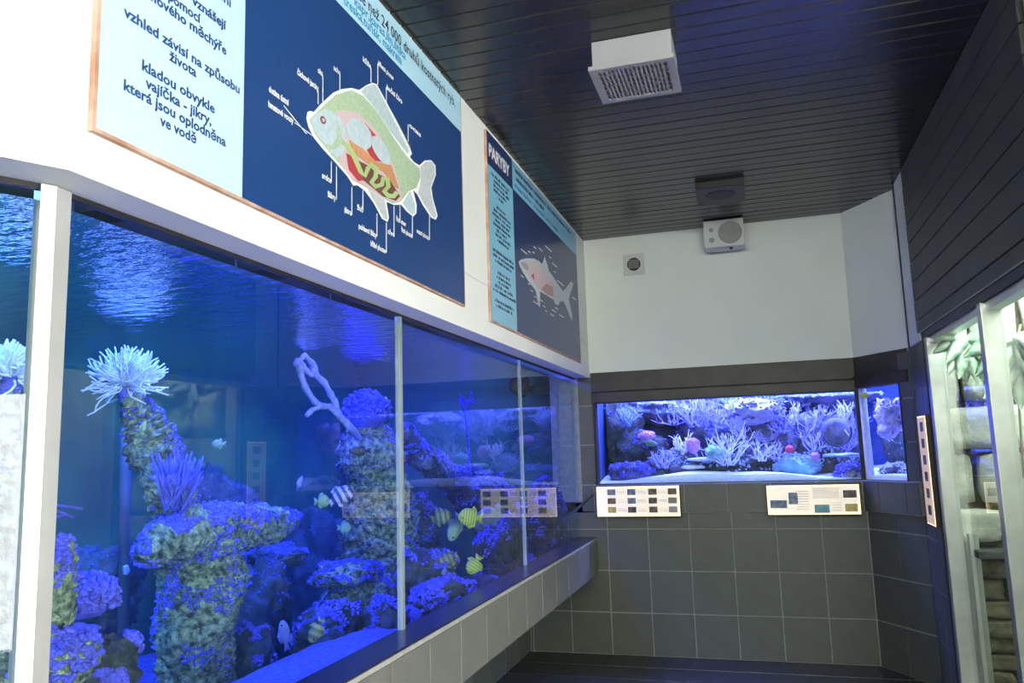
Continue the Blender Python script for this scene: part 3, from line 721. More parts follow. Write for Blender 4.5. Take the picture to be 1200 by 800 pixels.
fish('batfish', 'dark brown long-finned fish near the far glass joint', 612,453,-1.5,34,165,M['darkfish'],.7)

# ------------------------------------------------------------------ reef tank in the back wall and corner
struct('wall_reef_back', MB().box((-1.3,RB,1.1), (1.75,RB+.06,2.4)), M['rback'])
struct('wall_reef_side', MB().box((-1.24,YB+.12,1.1), (-1.18,RB,2.4)).box((1.7,5.62,1.1), (1.76,RB,2.4)), M['rback'])
struct('wall_reef_floor', MB().add([(-1.24,YB+.1,1.1),(S0.x+.06,YB+.1,1.1),(S1.x+.08,5.65,1.1),(1.72,5.65,1.1),(1.72,RB,1.1),(-1.24,RB,1.1)]+
     [(-1.24,YB+.1,1.2),(S0.x+.06,YB+.1,1.2),(S1.x+.08,5.65,1.2),(1.72,5.65,1.2),(1.72,RB,1.2),(-1.24,RB,1.2)],
     [(0,1,2,3,4,5),(6,7,8,9,10,11)]+[(i,(i+1)%6,6+(i+1)%6,6+i) for i in range(6)]), M['black'])
struct('window_7', MB().box((-1.17,YB+.03,1.22), (S0.x,YB+.045,1.87)), M['glass'])
struct('window_8', MB().obox(seg(.01,1.22,-.045), SD, Z1, SN, .41, .65, .015), M['glass'])
rs = MB(); n1, n2 = 60, 20
for i in range(n1+1):
    for j in range(n2+1):
        x = -1.18+2.87*i/n1; f = YB+.05 if x < S0.x else max(5.66, YB+.05-(x-S0.x)*1.62)
        y = f+(RB-f)*j/n2
        h = 1.252+.025*noise.noise(Vector((x*3, y*3, 0)))+.05*max(0, math.sin((x+.9)*2.4))*math.exp(-((y-6.2)/.2)**2)*.9+.05*(j/n2)
        if j == 0: h = 1.212
        if j == 1: y = f+.002
        rs.v.append(Vector((x, y, max(h, 1.247) if j else h)))
for i in range(n1):
    for j in range(n2): a = i*(n2+1)+j; rs.f.append((a, a+n2+1, a+n2+2, a+1))
o = build('white_sand_bed', rs, M['wsand'], None, True); o['kind'] = 'stuff'; tag(o, 'bright white sand on the floor of the reef tank in the end wall', 'sand')

def rrock(px, py, Y, rx, ry, seed, label, m='rrock', cr=300, cm='crust', group=None, thr=.0):
    P = ony(px, py, Y); k = mpp(P); mb = rock_mb(P, (rx*k, rx*k*.8, ry*k), seed, .4, 4)
    return rock('reef_rock', label, mb, M[m], seed, (int(cr*2.6),.005,.012) if cr else None, M[cm], group, dict(thr=thr, cover=-.1))
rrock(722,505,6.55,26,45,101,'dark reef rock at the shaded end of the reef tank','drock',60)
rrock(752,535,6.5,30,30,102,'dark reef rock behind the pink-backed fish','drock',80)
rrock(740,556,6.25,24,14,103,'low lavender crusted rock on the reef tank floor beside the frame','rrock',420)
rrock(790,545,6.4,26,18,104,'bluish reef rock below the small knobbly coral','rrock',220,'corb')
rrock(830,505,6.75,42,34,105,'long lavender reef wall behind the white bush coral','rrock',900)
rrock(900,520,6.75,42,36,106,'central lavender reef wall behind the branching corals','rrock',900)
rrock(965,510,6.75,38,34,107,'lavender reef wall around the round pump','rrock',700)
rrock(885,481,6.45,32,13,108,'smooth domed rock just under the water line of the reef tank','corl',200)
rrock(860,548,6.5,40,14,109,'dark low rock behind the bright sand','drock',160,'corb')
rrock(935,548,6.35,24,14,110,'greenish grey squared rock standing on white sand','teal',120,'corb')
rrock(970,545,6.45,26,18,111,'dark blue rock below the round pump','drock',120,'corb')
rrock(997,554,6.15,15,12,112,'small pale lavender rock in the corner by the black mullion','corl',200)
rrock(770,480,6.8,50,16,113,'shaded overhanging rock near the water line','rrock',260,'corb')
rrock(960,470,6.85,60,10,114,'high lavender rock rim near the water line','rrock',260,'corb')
rnd = random.Random(99)
def rbush(px, py, Y, r, th, seed, label, m='corl', nb=9, group=None, up=(0,-.5,.8), depth=2):
    P = ony(px, py, Y); k = mpp(P)
    return coral('branching_coral', label, bush_mb(P, r*k, nb, th, seed, depth, up, 1.0), M[m], group)
rbush(852,545,6.22,40,.0065,201,'large bright white bush coral standing on the white sand','corw',16,up=(0,-.3,1))
rbush(893,540,6.28,24,.006,202,'small white spiky coral fanning low over the sand','corw',9)
rbush(815,500,6.45,34,.008,203,'dense lavender thicket coral above the pink coral','corl',14)
rbush(735,500,6.4,26,.008,204,'blue soft thicket coral at the shaded end of the reef tank','corb',12)
rbush(778,548,6.25,22,.010,205,'short knobbly lavender coral below the pink-backed fish','corl',10)
rbush(800,535,6.35,24,.008,206,'pale blue thicket coral left of the pink coral','corw',10)
LAB = ['spindly pale bush coral right of the large white bush coral', 'lavender bush coral above the small spiky coral', 'lavender bush coral above the red polyp',
       'tall pale bush coral midway between domed rock and pump', 'lavender bush coral just left of the round pump', 'lavender bush coral above the left rim of the pump',
       'pale bush coral above the round pump', 'lavender bush coral against the black mullion', 'lavender bush coral behind the spiky coral', 'low pale bush coral left of the red polyp',
       'lavender bush coral under the right rim of the pump', 'lavender bush coral over the large white bush coral', 'pale bush coral left of the domed rock', 'lavender bush coral above the thicket coral',
       'lavender bush coral above the pink-backed fish', 'pale bush coral between the red polyps and the pump']
grp = 'lavender bush corals covering the reef wall'
pos = [(870,505),(895,515),(915,500),(930,490),(945,505),(960,490),(985,488),(1000,500),(880,528),(905,532),(990,520),(845,490),(860,478),(828,485),(790,490),(955,522)]
for i, (a, b) in enumerate(pos):
    rbush(a, b+8, 6.40+.05*(i % 3), 26, .0055, 220+i, LAB[i], 'corl' if i % 3 else 'corv', 9, grp)
HB = ['dim blue bush coral high over the pink-backed fish', 'dim blue bush coral high over the pink round coral', 'dim blue bush coral just left above the white bush coral', 'dim blue bush coral right behind the domed rock', 'dim blue bush coral at the right edge of the domed rock',
      'dim blue bush coral high over the red polyp', 'dim blue bush coral between domed rock and pump', 'dim blue bush coral high over the round pump', 'dim blue bush coral high beside the black mullion']
for i in range(9):
    rbush(775+i*27+rnd.uniform(-6,6), 470+rnd.uniform(0,12), 6.7, 22, .007, 260+i, HB[i], 'corb', 8, 'dim blue corals near the water line')
P = ony(812,522,6.3); k = mpp(P); coral('brain_coral', 'round magenta coral beside the white bush coral', knobby_mb(P, (8*k,8*k,9*k), 301, 160), M['corp'])
P = ony(758,511,6.35); k = mpp(P); coral('pink_coral', 'pink tufted coral behind the yellow-green fish', knobby_mb(P, (9*k,8*k,6*k), 302, 160), M['corp'])
P = ony(925,526,6.28); k = mpp(P); coral('red_coral', 'small red polyp on the greenish squared rock', knobby_mb(P, (4.5*k,4.5*k,4.5*k), 303, 60), M['corr'])
P = ony(955,535,6.28); k = mpp(P); coral('red_coral', 'pinkish red triangular polyp at the end of the squared rock', knobby_mb(P, (5*k,5*k,5*k), 304, 60), M['corp'])
P = ony(837,530,6.18); k = mpp(P); coral('clam', 'turquoise clam at the foot of the white bush coral', rock_mb(P, (10*k,10*k,8*k), 305, .3, 3), M['teal'], cat='clam')
P = ony(980,506,6.3); k = mpp(P)
pu = thing('wave_pump', 'round blue wave pump with a bright rim set in the reef', 'pump', P)
build('housing', MB().tube([P+Vector((0,.08,0)), P, P+Vector((0,-.03,0))], [15*k,17*k,10*k], 24), M['rrock'], pu, True)
build('rim', MB().tube([P+Vector((math.cos(a)*16*k, -.034, math.sin(a)*16*k)) for a in [-math.pi*.9+i*math.pi/16 for i in range(17)]], .006, 6), M['black'], pu)
build('highlight_clip', MB().obox(P+Vector((8*k,-.05,2*k)), Vector((.5,0,-.86)), Vector((.86,0,.5)), (0,1,0), 8*k, 1.5*k, .01), M['corw'], pu)  # glint on the pump, put in as a white bar
# plates lying out over the sand
for i, (a, b, rr) in enumerate(((823,538,16),(812,547,14),(985,533,20))):
    P = ony(a, b, 6.28); k = mpp(P)
    coral('plate_coral', ['white shelf coral jutting left of the bush coral','lower white shelf coral near the sand','broad blue shelf under the round pump'][i], rock_mb(P, (rr*k, rr*k, 2.6*k), 310+i, .3, 3), M['corw' if i < 2 else 'corb'])
fish('wrasse', 'lime green fish with yellow tail in the reef tank', 761,519,0,18,-12,M['palegreen'],.42,plane=6.22)
fish('damselfish', 'yellow-green fish high behind the narrow corner pane', 1014,463,0,11,180,M['yellow'],.6,plane=5.98)
# behind the narrow corner pane
P = ony(1018,560,6.14); P.z = 1.24
build_o = thing('white_column', 'tall white column behind the narrow corner pane', 'column', P)
build('shaft', loft_mb([(P, .040), (P+Z1*.2, .038), (P+Z1*.45, .034), (P+Z1*.75, .036)], 90, .06, 24, 6), M['corw'], build_o, True)
P = ony(1046,488,6.25); k = mpp(P); mb = rock_mb(P, (19*k,15*k,20*k), 120, .5, 5)
rock('reef_rock', 'hanging pinkish lavender rock behind the narrow corner pane', mb, mat('pinkish_rock', (.62,.50,.62), .9, col2=(.30,.24,.34), vscale=14, bump=.8, bscale=50), 120, (260,.005,.010))
P = ony(1052,552,6.12); k = mpp(P); mb = rock_mb(P, (18*k,15*k,9*k), 121, .4, 5)
rock('reef_rock', 'low pale rock on the sand behind the narrow corner pane', mb, M['rrock'], 121, (400,.004,.009), M['corw'])
P = ony(1058,515,6.6); k = mpp(P); mb = rock_mb(P, (22*k,14*k,34*k), 122, .4, 5)
rock('reef_rock', 'dark background rock behind the narrow corner pane', mb, M['drock'], 122, (260,.005,.012), M['corb'])

# ------------------------------------------------------------------ stone enclosure on the right
EY = 5.06
struct('wall_enclosure_side', MB().box((1.95,2.96,0), (2.05,EY+.1,2.5)), M['stone'])
struct('wall_enclosure_near', MB().box((XR+.12,2.96,0), (1.95,3.04,2.5)), M['stone'])
struct('wall_enclosure_floor', MB().box((XR+.12,3.04,-.02), (1.95,EY,.03)), M['bark'])
struct('wall_enclosure_top', MB().box((XR+.12,2.96,2.5), (2.05,EY+.1,2.55)), M['black'])
se = struct('wall_enclosure_end', MB().box((XR+.02,EY+.04,0), (2.05,EY+.10,2.5)), M['bark'])
rnd = random.Random(17)
def stone_piece(x0, x1, z0, z1, m, d, nm='stone', jag=.3):
    mb = MB(); bm = bmesh.new(); bmesh.ops.create_cube(bm, size=1)
    bmesh.ops.subdivide_edges(bm, edges=list(bm.edges), cuts=3, use_grid_fill=True); s = rnd.random()*50
    for v in bm.verts:
        c = v.co; q = Vector((c.x, c.y, c.z)); rr = 1-.22*(abs(c.x*2)**6+abs(c.z*2)**6)*.35
        k = 1+jag*.35*noise.noise(q*2.2+Vector((s,0,0)))
        v.co = Vector(((x0+x1)/2+c.x*(x1-x0)*rr*k, EY+.03-d/2+c.y*d*k+jag*.05*noise.noise(q*4+Vector((0,s,0))), (z0+z1)/2+c.z*(z1-z0)*rr*k))
    bm.verts.index_update(); mb.add([v.co.copy() for v in bm.verts], [tuple(v.index for v in f.verts) for f in bm.faces]); bm.free()
    build(nm, mb, m, se, True)
z = .92
for row, hgt in enumerate((.20,.30,.26,.34,.30,.22)):
    x = XR+.04-(.1 if row % 2 else 0)
    while x < 1.93:
        wd = rnd.uniform(.16,.34); stone_piece(max(x, XR+.03)+.006, min(x+wd, 1.94)-.006, z+.006, z+hgt-.006, M['stone'], rnd.uniform(.06,.14)); x += wd
    z += hgt
z = .03
while z < .82:
    hgt = rnd.uniform(.07,.13); x = XR+.12
    while x < 1.93:
        wd = rnd.uniform(.14,.36); stone_piece(x+.004, min(x+wd,1.94)-.004, z+.003, min(z+hgt,.86)-.003, M['bark'], rnd.uniform(.10,.16), 'bark_block', .4); x += wd
    z += hgt
build('ledge', MB().bbox((XR+.12,EY-.24,.86), (1.94,EY+.04,.90), .006), M['drock'], se)
Pp = ony(1134,398,4.62)
plt = thing('rosette_plant', 'rosette plant with broad pale green leaves hanging high on the stone wall', 'plant', Pp)
for i in range(13):
    a = math.radians(-200+ i*18.5); L = rnd.uniform(.16,.24); wd = rnd.uniform(.028,.042)
    d = Vector((math.cos(a)*.8, -.35+rnd.uniform(-.3,.2), math.sin(a))).normalized(); sd = d.cross(Vector((0,-1,.2))).normalized()
    mb = MB(); rows = 7
    for j in range(rows+1):
        s = j/rows; c = Pp+d*L*s+Vector((0,0,-.07*s*s)); ww = wd*(math.sin(math.pi*(.12+.86*s))**.7)
        nn = d.cross(sd)
        mb.v += [c-sd*ww, c+nn*.006, c+sd*ww, c+nn*.003-sd*0]
    for j in range(rows):
        q = j*4; mb.f += [(q,q+1,q+5,q+4),(q+1,q+2,q+6,q+5),(q+2,q+3,q+7,q+6),(q+3,q,q+4,q+7)]
    build('leaf', mb, M['leaf'], plt, True)
for k2, (pts, lab) in enumerate(([((1196,380),(1186,430),(1184,480),(1192,530)), 'thin brown vine hanging beside the near steel post'], [((1200,420),(1192,450),(1196,500),(1200,560)), 'second thin vine looping toward the stones'])):
    Q = [ony(a, b, 4.6) for a, b in pts]; o = build('vine', MB().tube(Q, .006, 6), M['twig'], None, True)
    c = Q[0].copy(); o.data.transform(Matrix.Translation(-c)); o.location = c; tag(o, lab, 'vine')
Pq = ony(1192,395,4.4)
pl2 = thing('rosette_plant', 'large pale leafy plant behind the nearer enclosure pane', 'plant', Pq)
for i in range(9):
    a = math.radians(-180+i*22); L = rnd.uniform(.2,.3); d = Vector((math.cos(a)*.8, rnd.uniform(-.3,.3), math.sin(a))).normalized(); sd = d.cross(Vector((0,-1,.2))).normalized()
    mb = MB(); rows = 6; nn = d.cross(sd)
    for j in range(rows+1):
        s = j/rows; c = Pq+d*L*s+Vector((0,0,-.08*s*s)); ww = .05*(math.sin(math.pi*(.1+.88*s))**.7); mb.v += [c-sd*ww, c+nn*.006, c+sd*ww, c+nn*.003]
    for j in range(rows):
        q = j*4; mb.f += [(q,q+1,q+5,q+4),(q+1,q+2,q+6,q+5),(q+2,q+3,q+7,q+6),(q+3,q,q+4,q+7)]
    build('leaf', mb, M['leaf'], pl2, True)

# ------------------------------------------------------------------ printed panels on the white wall
XP = XW+.012      # face of the boards
LAYER = .0006
def P2(px, py): q = onx(px, py, XP); return q.y, q.z
def shape(parent, pts, m, layer, name='print', px=True):
    Q = [Vector((XP+LAYER*(layer-1), *(P2(a, b) if px else (a, b)))) for a, b in pts]
    return build(name, MB().poly(Q, (1,0,0), LAYER), m, parent)
def rect(parent, y0, z0, y1, z1, m, layer, name='print'):
    return build(name, MB().box((XP+LAYER*(layer-1), y0, z0), (XP+LAYER*layer, y1, z1)), m, parent)
def text_mesh(s, bold=.0):
    c = bpy.data.curves.new('txt', 'FONT'); c.body = s; c.size = 1; c.offset = bold; c.resolution_u = 2
    o = bpy.data.objects.new('txt', c); COL.objects.link(o)
    dg = bpy.context.evaluated_depsgraph_get(); me = bpy.data.meshes.new_from_object(o.evaluated_get(dg))
    vs = [v.co.copy() for v in me.vertices]; fs = [tuple(p.vertices) for p in me.polygons]
    bpy.data.objects.remove(o); bpy.data.curves.remove(c); bpy.data.meshes.remove(me); return vs, fs
def text(parent, s, a, b, m, layer=3, bold=.018, hscale=None, name='lettering'):
    """s between two photo points of its baseline on the board, or panel coordinates"""
    (y0, z0), (y1, z1) = P2(*a), P2(*b)
    vs, fs = text_mesh(s, bold); x0 = min(v.x for v in vs); x1 = max(v.x for v in vs); sc = (y1-y0)/(x1-x0); zb = (z0+z1)/2
    sz = sc if hscale is None else hscale
    mb = MB(); mb.v = [Vector((XP+LAYER*layer, y0+(v.x-x0)*sc, zb+v.y*sz)) for v in vs]; mb.f = fs
    me = bpy.data.meshes.new(name); me.from_pydata([v-BASE[parent.name] for v in mb.v], [], mb.f); me.materials.append(m)
    o = bpy.data.objects.new(name, me); COL.objects.link(o); o.parent = parent; o['kind'] = 'stuff'; return o
def squiggle(parent, y0, z0, y1, h, m, layer, seed, name='small_print', dense=1.0):
    rnd = random.Random(seed); mb = MB(); y = y0; st = h*.42
    while y < y1:
        if rnd.random() < .14: y += st*1.2; continue
        hh = h*rnd.choice((.62,.62,.66,1.0,.7)); w = st*.62
        mb.box((XP+LAYER*(layer-1), y, z0), (XP+LAYER*layer, y+w*.62, z0+hh))
        if rnd.random() < .7: mb.box((XP+LAYER*(layer-1), y, z0+rnd.choice((0,.3,.55))*h), (XP+LAYER*layer, y+w, z0+rnd.choice((.12,.42,.66))*h+.001))
        y += st*.82
    o = build(name, mb, m, parent); o['kind'] = 'stuff'; return o

def panel(name, label, y0, z0, y1, z1):
    t = thing(name, label, 'sign', (XW, (y0+y1)/2, z0))
    build('board', MB().box((XW+.0005, y0, z0), (XP, y1, z1)), M['plastic'], t)
    e = .009
    for a, b in (((y0-e,z0-e),(y0,z1)),((y1,z0-e),(y1+e*.5,z1)),((y0,z0-e*.9),(y1,z0))):
        build('edge_strip', MB().box((XW+.0005, a[0], a[1]), (XP+.0015, b[0], b[1])), M['edge'], t)
    return t
ZB, ZTp = 2.142, 3.112
p1 = panel('carp_panel', 'large blue bony fish anatomy panel with a carp diagram', 1.176, ZB, 3.235, ZTp)
rect(p1, 1.176, ZB, 1.632, ZTp, M['lblue'], 1, 'text_column')
rect(p1, 1.632, ZB, 3.235, 2.939, M['navy'], 1, 'picture_field')
rect(p1, 1.632, 2.939, 3.235, ZTp, M['lband'], 1, 'heading_band')
rect(p1, 1.630, ZB, 1.638, 2.939, M['lband'], 2, 'divider')
INK = M['ink']
def ptext(parent, t, y0, y1, z, m, size, bold=.03, name='lettering'):
    vs, fs = text_mesh(t, bold); x0 = min(v.x for v in vs); x1 = max(v.x for v in vs); sc = (y1-y0)/(x1-x0)
    me = bpy.data.meshes.new(name); me.from_pydata([Vector((XP+LAYER*3, y0+(v.x-x0)*sc, z+v.y*size))-BASE[parent.name] for v in vs], [], fs); me.materials.append(m)
    o = bpy.data.objects.new(name, me); COL.objects.link(o); o.parent = parent; o['kind'] = 'stuff'; return o
for t, a, b, z in (('vzhled závisí na způsobu',1.233,1.620,2.4075), ('života',1.368,1.458,2.3765), ('kladou obvykle',1.289,1.526,2.316), ('vajíčka - jikry,',1.300,1.515,2.282),
                   ('která jsou oplodněna',1.241,1.570,2.2495), ('ve vodě',1.346,1.464,2.2165), ('nového měchýře',1.307,1.565,2.484), ('pomocí',1.359,1.468,2.515), ('vznášejí',1.436,1.563,2.549), ('ními',1.507,1.579,2.618)):
    ptext(p1, t, a, b, z, INK, .0335, .028)
ptext(p1, 'Více než 24 000 druhů kostnatých ryb.', 2.20, 3.165, 3.030, M['ink2'], .062, .012)
ptext(p1, 'kapr,karas,lín,štika', 2.227, 2.636, 2.994, M['ink3'], .047, .02)
ptext(p1, 'treska,tuňák, makrela', 2.152, 2.600, 2.957, M['ink3'], .047, .02)
def Z(pts): return [(340+a/4, 80+b/4) for a, b in pts]
cp_ = build('carp_picture', MB().poly([Vector((XP+LAYER, *P2(*q))) for q in Z([(75,235),(80,205),(92,200),(110,205),(140,170),(200,115),(240,98),(285,92),(322,102),(355,80),(385,68),(405,75),(440,140),(500,250),(560,370),(570,400),(560,415),(580,440),(605,455),(630,432),(660,430),(680,455),(682,500),(660,560),(668,610),(690,690),(682,710),(660,700),(620,640),(595,590),(575,570),(592,640),(590,680),(575,695),(545,670),(520,640),(485,640),(450,625),(462,700),(455,720),(430,705),(390,630),(350,575),(315,548),(295,550),(270,510),(210,440),(150,375),(110,325),(85,275)])], (1,0,0), LAYER), M['pwhite'], p1)
def C(pts, m, layer, name): return shape(cp_, Z(pts), M[m], layer, name)
C([(330,108),(357,86),(385,74),(400,80),(436,146),(556,388),(548,400),(460,285),(400,190)], 'pblue', 3, 'dorsal_fin_print')
C([(88,240),(115,215),(150,180),(210,125),(285,102),(340,130),(400,195),(460,290),(520,380),(560,430),(605,470),(610,510),(590,560),(555,575),(515,625),(480,635),(430,605),(340,550),(300,530),(240,460),(160,370),(115,310)], 'pgreen', 3, 'body_print')
C([(608,462),(632,440),(660,438),(674,460),(675,500),(654,560),(662,612),(682,690),(676,702),(664,692),(626,636),(600,585),(612,520)], 'pgrey', 4, 'tail_fin_print')
C([(560,575),(583,640),(584,678),(572,686),(548,664),(525,632)], 'pblue', 4, 'anal_fin_print')
C([(360,565),(440,615),(454,700),(450,710),(434,698),(394,626)], 'pgrey', 4, 'pelvic_fin_print')
C([(95,240),(125,212),(160,190),(200,205),(215,260),(215,330),(190,365),(150,345),(115,300)], 'pblue', 4, 'head_print')
C([(210,206),(250,195),(310,210),(372,256),(424,326),(460,398),(486,470),(512,560),(520,612),(492,630),(420,600),(330,540),(292,528),(232,448),(222,380),(238,330),(232,270)], 'ppink', 4, 'belly_print')
C([(200,215),(228,225),(255,290),(262,340),(248,400),(215,420),(180,385),(225,370),(240,330),(230,280)], 'pblue', 5, 'gill_print')
C([(345,255),(395,310),(420,380),(432,440),(385,432),(358,385)], 'pred', 5, 'kidney_print')
def ell(cx, cy, a, b, rot, n=28):
    r = math.radians(rot); return [(cx+a*math.cos(t)*math.cos(r)-b*math.sin(t)*math.sin(r), cy+a*math.cos(t)*math.sin(r)+b*math.sin(t)*math.cos(r)) for t in [2*math.pi*i/n for i in range(n)]]
C(ell(320,308,82,50,58), 'pblue', 6, 'swim_bladder_print'); C(ell(422,385,76,30,60), 'pblue', 6, 'swim_bladder_print')
C([(270,335),(340,380),(400,440),(470,455),(506,565),(490,560),(430,485),(350,440),(290,395)], 'porange', 7, 'gonad_print')
C([(300,425),(360,455),(400,490),(460,520),(512,600),(492,622),(430,600),(340,525)], 'pbrown', 6, 'gut_shade_print')
C([(258,398),(285,412),(310,460),(338,525),(315,530),(270,475)], 'pred', 7, 'liver_print')
def ribbon(pts, wd):
    L = []; Rr = []
    for i, p in enumerate(pts):
        a = pts[max(i-1,0)]; b = pts[min(i+1,len(pts)-1)]; dx, dy = b[0]-a[0], b[1]-a[1]; n = math.hypot(dx, dy) or 1
        L.append((p[0]-dy/n*wd, p[1]+dx/n*wd)); Rr.append((p[0]+dy/n*wd, p[1]-dx/n*wd))
    return L, Rr
def rib(parent, pts, wd, m, layer, name, conv):
    L, Rr = ribbon(pts, wd); mb = MB()
    V = [Vector((XP+LAYER*layer, *P2(*q))) for q in conv(L)]+[Vector((XP+LAYER*layer, *P2(*q))) for q in conv(Rr)]
    n = len(pts); mb.add(V, [(i,i+1,n+i+1,n+i) for i in range(n-1)]); return build(name, mb, M[m], parent)
gut = [(235,345),(262,362),(285,395),(305,440),(325,485),(345,505),(358,470),(375,452),(398,470),(395,510),(375,535),(395,555),(425,545),(430,515),(450,520),(455,555),(435,578),(455,598),(480,600),(495,580)]
rib(cp_, gut, 11, 'plime', 8, 'intestine_print', Z)
C(ell(150,243,20,12,70), 'pbrown', 6, 'eye_print'); C(ell(151,243,9,6,70), 'ppink', 7, 'eye_print')
for i in range(15):
    f = i/14; a = (338+f*205, 118+f*262); b = (358+f*200, 88+f*285) if f > .25 else (350+f*215, 95+f*40-(f*4)*18+f*130)
    rib(cp_, [a, (a[0]+20+12*math.sin(math.pi*f), a[1]-26-14*math.sin(math.pi*f))], .8, 'pgreen', 4, 'fin_ray_print', Z)
for i in range(9):
    f = i/8; rib(cp_, [(612,480+f*60), (664-abs(f-.45)*20, 450+f*150)], .7, 'pblue', 5, 'fin_ray_print', Z)
CALL = [((332,123.5),(359,157)),((345,143.5),(368,160.5)),((372.5,106),(372.5,122)),((378,89),(378,119)),((398,88),(398,106)),((434.5,80),(434.5,96.5)),((442.5,74.5),(442.5,99)),((452.5,102),(452.5,120)),((478,146),(478,166)),
        ((388,189),(388,213)),((394,195),(394,234)),((412,219),(412,252)),((425,223),(425,247)),((441.5,250),(441.5,277)),((452.5,261),(452.5,296)),((461.5,241),(461.5,277)),((468.5,241),(468.5,258)),((483,254),(483,277)),((503,250),(503,281))]
for a, b in CALL: rib(p1, [a, b], .45, 'pwhite', 1.5, 'callout_line', lambda q: q)
for s, a, b in (('dutina ústní',(314.5,107),(338,124)),('hmatové vousy',(314,125),(343.5,145)),('čichové jamky',(348,87),(373,107)),('oko',(372,85),(378,89.5)),('ucho',(390.5,82),(398.5,88)),
                ('kůže',(425,71.5),(434.5,81)),('hřbetní ploutev',(443,77),(461,94)),('boční čára',(453,105),(471,121)),('ocas',(479,148),(493,161)),
                ('srdce',(377,208),(388,215)),('žábry',(383.5,229),(393,236)),('játra',(403,247.5),(411.5,253)),('žluč',(418,244.5),(425,249.5)),('pohlavní žlázy',(420,267.5),(441,278.5)),
                ('břišní ploutev',(434,288),(452,297)),('střevo',(454,273),(462,278)),('řitní otvor',(464,258.5),(475.5,265.5)),('řitní ploutev',(470,272),(483.5,278.5)),('ocasní ploutev',(488,273),(503,281))):
    text(p1, s, a, b, M['pwhite'], 2, bold=.03, hscale=.026, name='callout_text')

p2 = panel('shark_panel', 'blue cartilaginous fish panel headed PARYBY with a shark diagram', 3.606, ZB-.01, 5.66, ZTp-.012)
zb2 = ZB-.01
rect(p2, 3.606, zb2, 4.040, 2.925, M['lblue2'], 1, 'text_column')
rect(p2, 3.606, 2.925, 4.040, 3.10, M['navy2'], 1, 'title_field')
rect(p2, 4.040, zb2, 5.66, 2.93, M['navy2'], 1, 'picture_field')
rect(p2, 4.040, 2.93, 5.66, 3.10, M['lblue2'], 1, 'heading_band')
ptext(p2, 'PARYBY', 3.632, 3.985, 2.974, M['pwhite'], .095, .035)
for i, (zz, a, b) in enumerate([(2.885,.05,.36),(2.86,.10,.34),(2.835,.09,.35),(2.81,.09,.30),(2.785,.14,.25),(2.73,.12,.28),(2.705,.08,.37),(2.68,.06,.36),(2.655,.1,.34),(2.63,.07,.36),(2.605,.12,.30),(2.58,.1,.36),(2.555,.13,.32),(2.49,.05,.40),(2.465,.05,.40),(2.44,.08,.36),(2.385,.12,.32),(2.36,.1,.34),(2.335,.12,.30),(2.31,.07,.38),(2.285,.03,.42),(2.235,.07,.38),(2.21,.08,.36)]):
    squiggle(p2, 3.606+a, zz, 3.606+b, .018, M['ink2'], 2, 400+i)
squiggle(p2, 4.08, 3.045, 5.5, .03, M['ink2'], 2, 450); squiggle(p2, 4.08, 3.0, 4.75, .03, M['ink2'], 2, 451); squiggle(p2, 4.08, 2.955, 5.1, .024, M['ink3'], 2, 452)
def ZZ(pts): return [(600+a/8, 280+b/8) for a, b in pts]
sh = build('shark_picture', MB().poly([Vector((XP+LAYER, *P2(*q))) for q in ZZ([(60,215),(80,195),(130,182),(200,182),(250,205),(280,235),(305,165),(330,240),(345,300),(400,375),(440,440),(480,490),(520,440),(545,400),(575,410),(560,470),(530,560),(560,700),(565,770),(540,720),(500,620),(480,580),(445,590),(435,620),(405,610),(390,570),(260,490),(264,640),(245,620),(220,480),(150,390),(100,310),(70,250)])], (1,0,0), LAYER), M['pgrey'], p2)
shape(sh, ZZ([(150,215),(210,225),(300,310),(400,440),(395,550),(320,520),(230,440),(150,330)]), M['ppink'], 3, 'belly_print')
shape(sh, ZZ([(270,470),(320,420),(380,450),(385,540),(330,520)]), mat('print_brown_pink', (.42,.26,.23), .5), 4, 'gut_print')
shape(sh, ZZ([(178,345),(200,320),(205,385)]), M['pred'], 4, 'heart_print')
shape(sh, ZZ([(75,215),(130,215),(155,270),(140,300),(100,260)]), mat('print_mid_grey', (.30,.33,.33), .5), 3, 'mouth_print')
for i, (a, b) in enumerate((((80,92),(140,142)),((150,112),(172,130)),((190,118),(208,134)),((200,68),(225,92)),((250,82),(285,116)),((308,60),(372,122)),((345,162),(365,180)),((372,222),(422,266)),((392,300),(410,316)),((422,385),(485,440)),((80,338),(108,362)),((148,412),(170,430)),((170,476),(195,496)),((205,536),(225,548)),((195,582),(245,612)),((262,568),(290,588)),((286,622),(312,642)),((310,668),(330,684)),((356,700),(392,724)),((372,660),(412,686)),((402,640),(430,660)),((440,706),(482,736)),((566,545),(595,570)))):
    rib(p2, ZZ([a, b]), .45, 'pwhite', 2, 'callout_text', lambda q: q)

# ------------------------------------------------------------------ lit sign boxes
def light_box(label, o, u, n, su, sv, pics, texts, dim=False):
    o, u, n = Vector(o), Vector(u), Vector(n); t = thing('light_box', label, 'sign', o, None); e = .014
    build('case', MB().obox(o-n*.045, u, Z1, n, su, sv, .045), M['brownplastic'], t)
    build('glowing_rim', MB().obox(o+u*e*.4+Z1*e*.4, u, Z1, n, su-e*.8, sv-e*.8, .002), M['rim'], t)
    build('lit_face', MB().obox(o+u*e+Z1*e, u, Z1, n, su-2*e, sv-2*e, .004), M['lit2' if dim else 'lit'], t)
    for a, b, w_, h_, m in pics: build('picture', MB().obox(o+u*a*su+Z1*b*sv, u, Z1, n, w_*su, h_*sv, .005), M[m], t)
    mb = MB()
    for a, b, w_ in texts: mb.obox(o+u*a*su+Z1*b*sv, u, Z1, n, w_*su, .0035, .0045)
    if texts: build('small_print', mb, M['textg'], t)['kind'] = 'stuff'
    return t
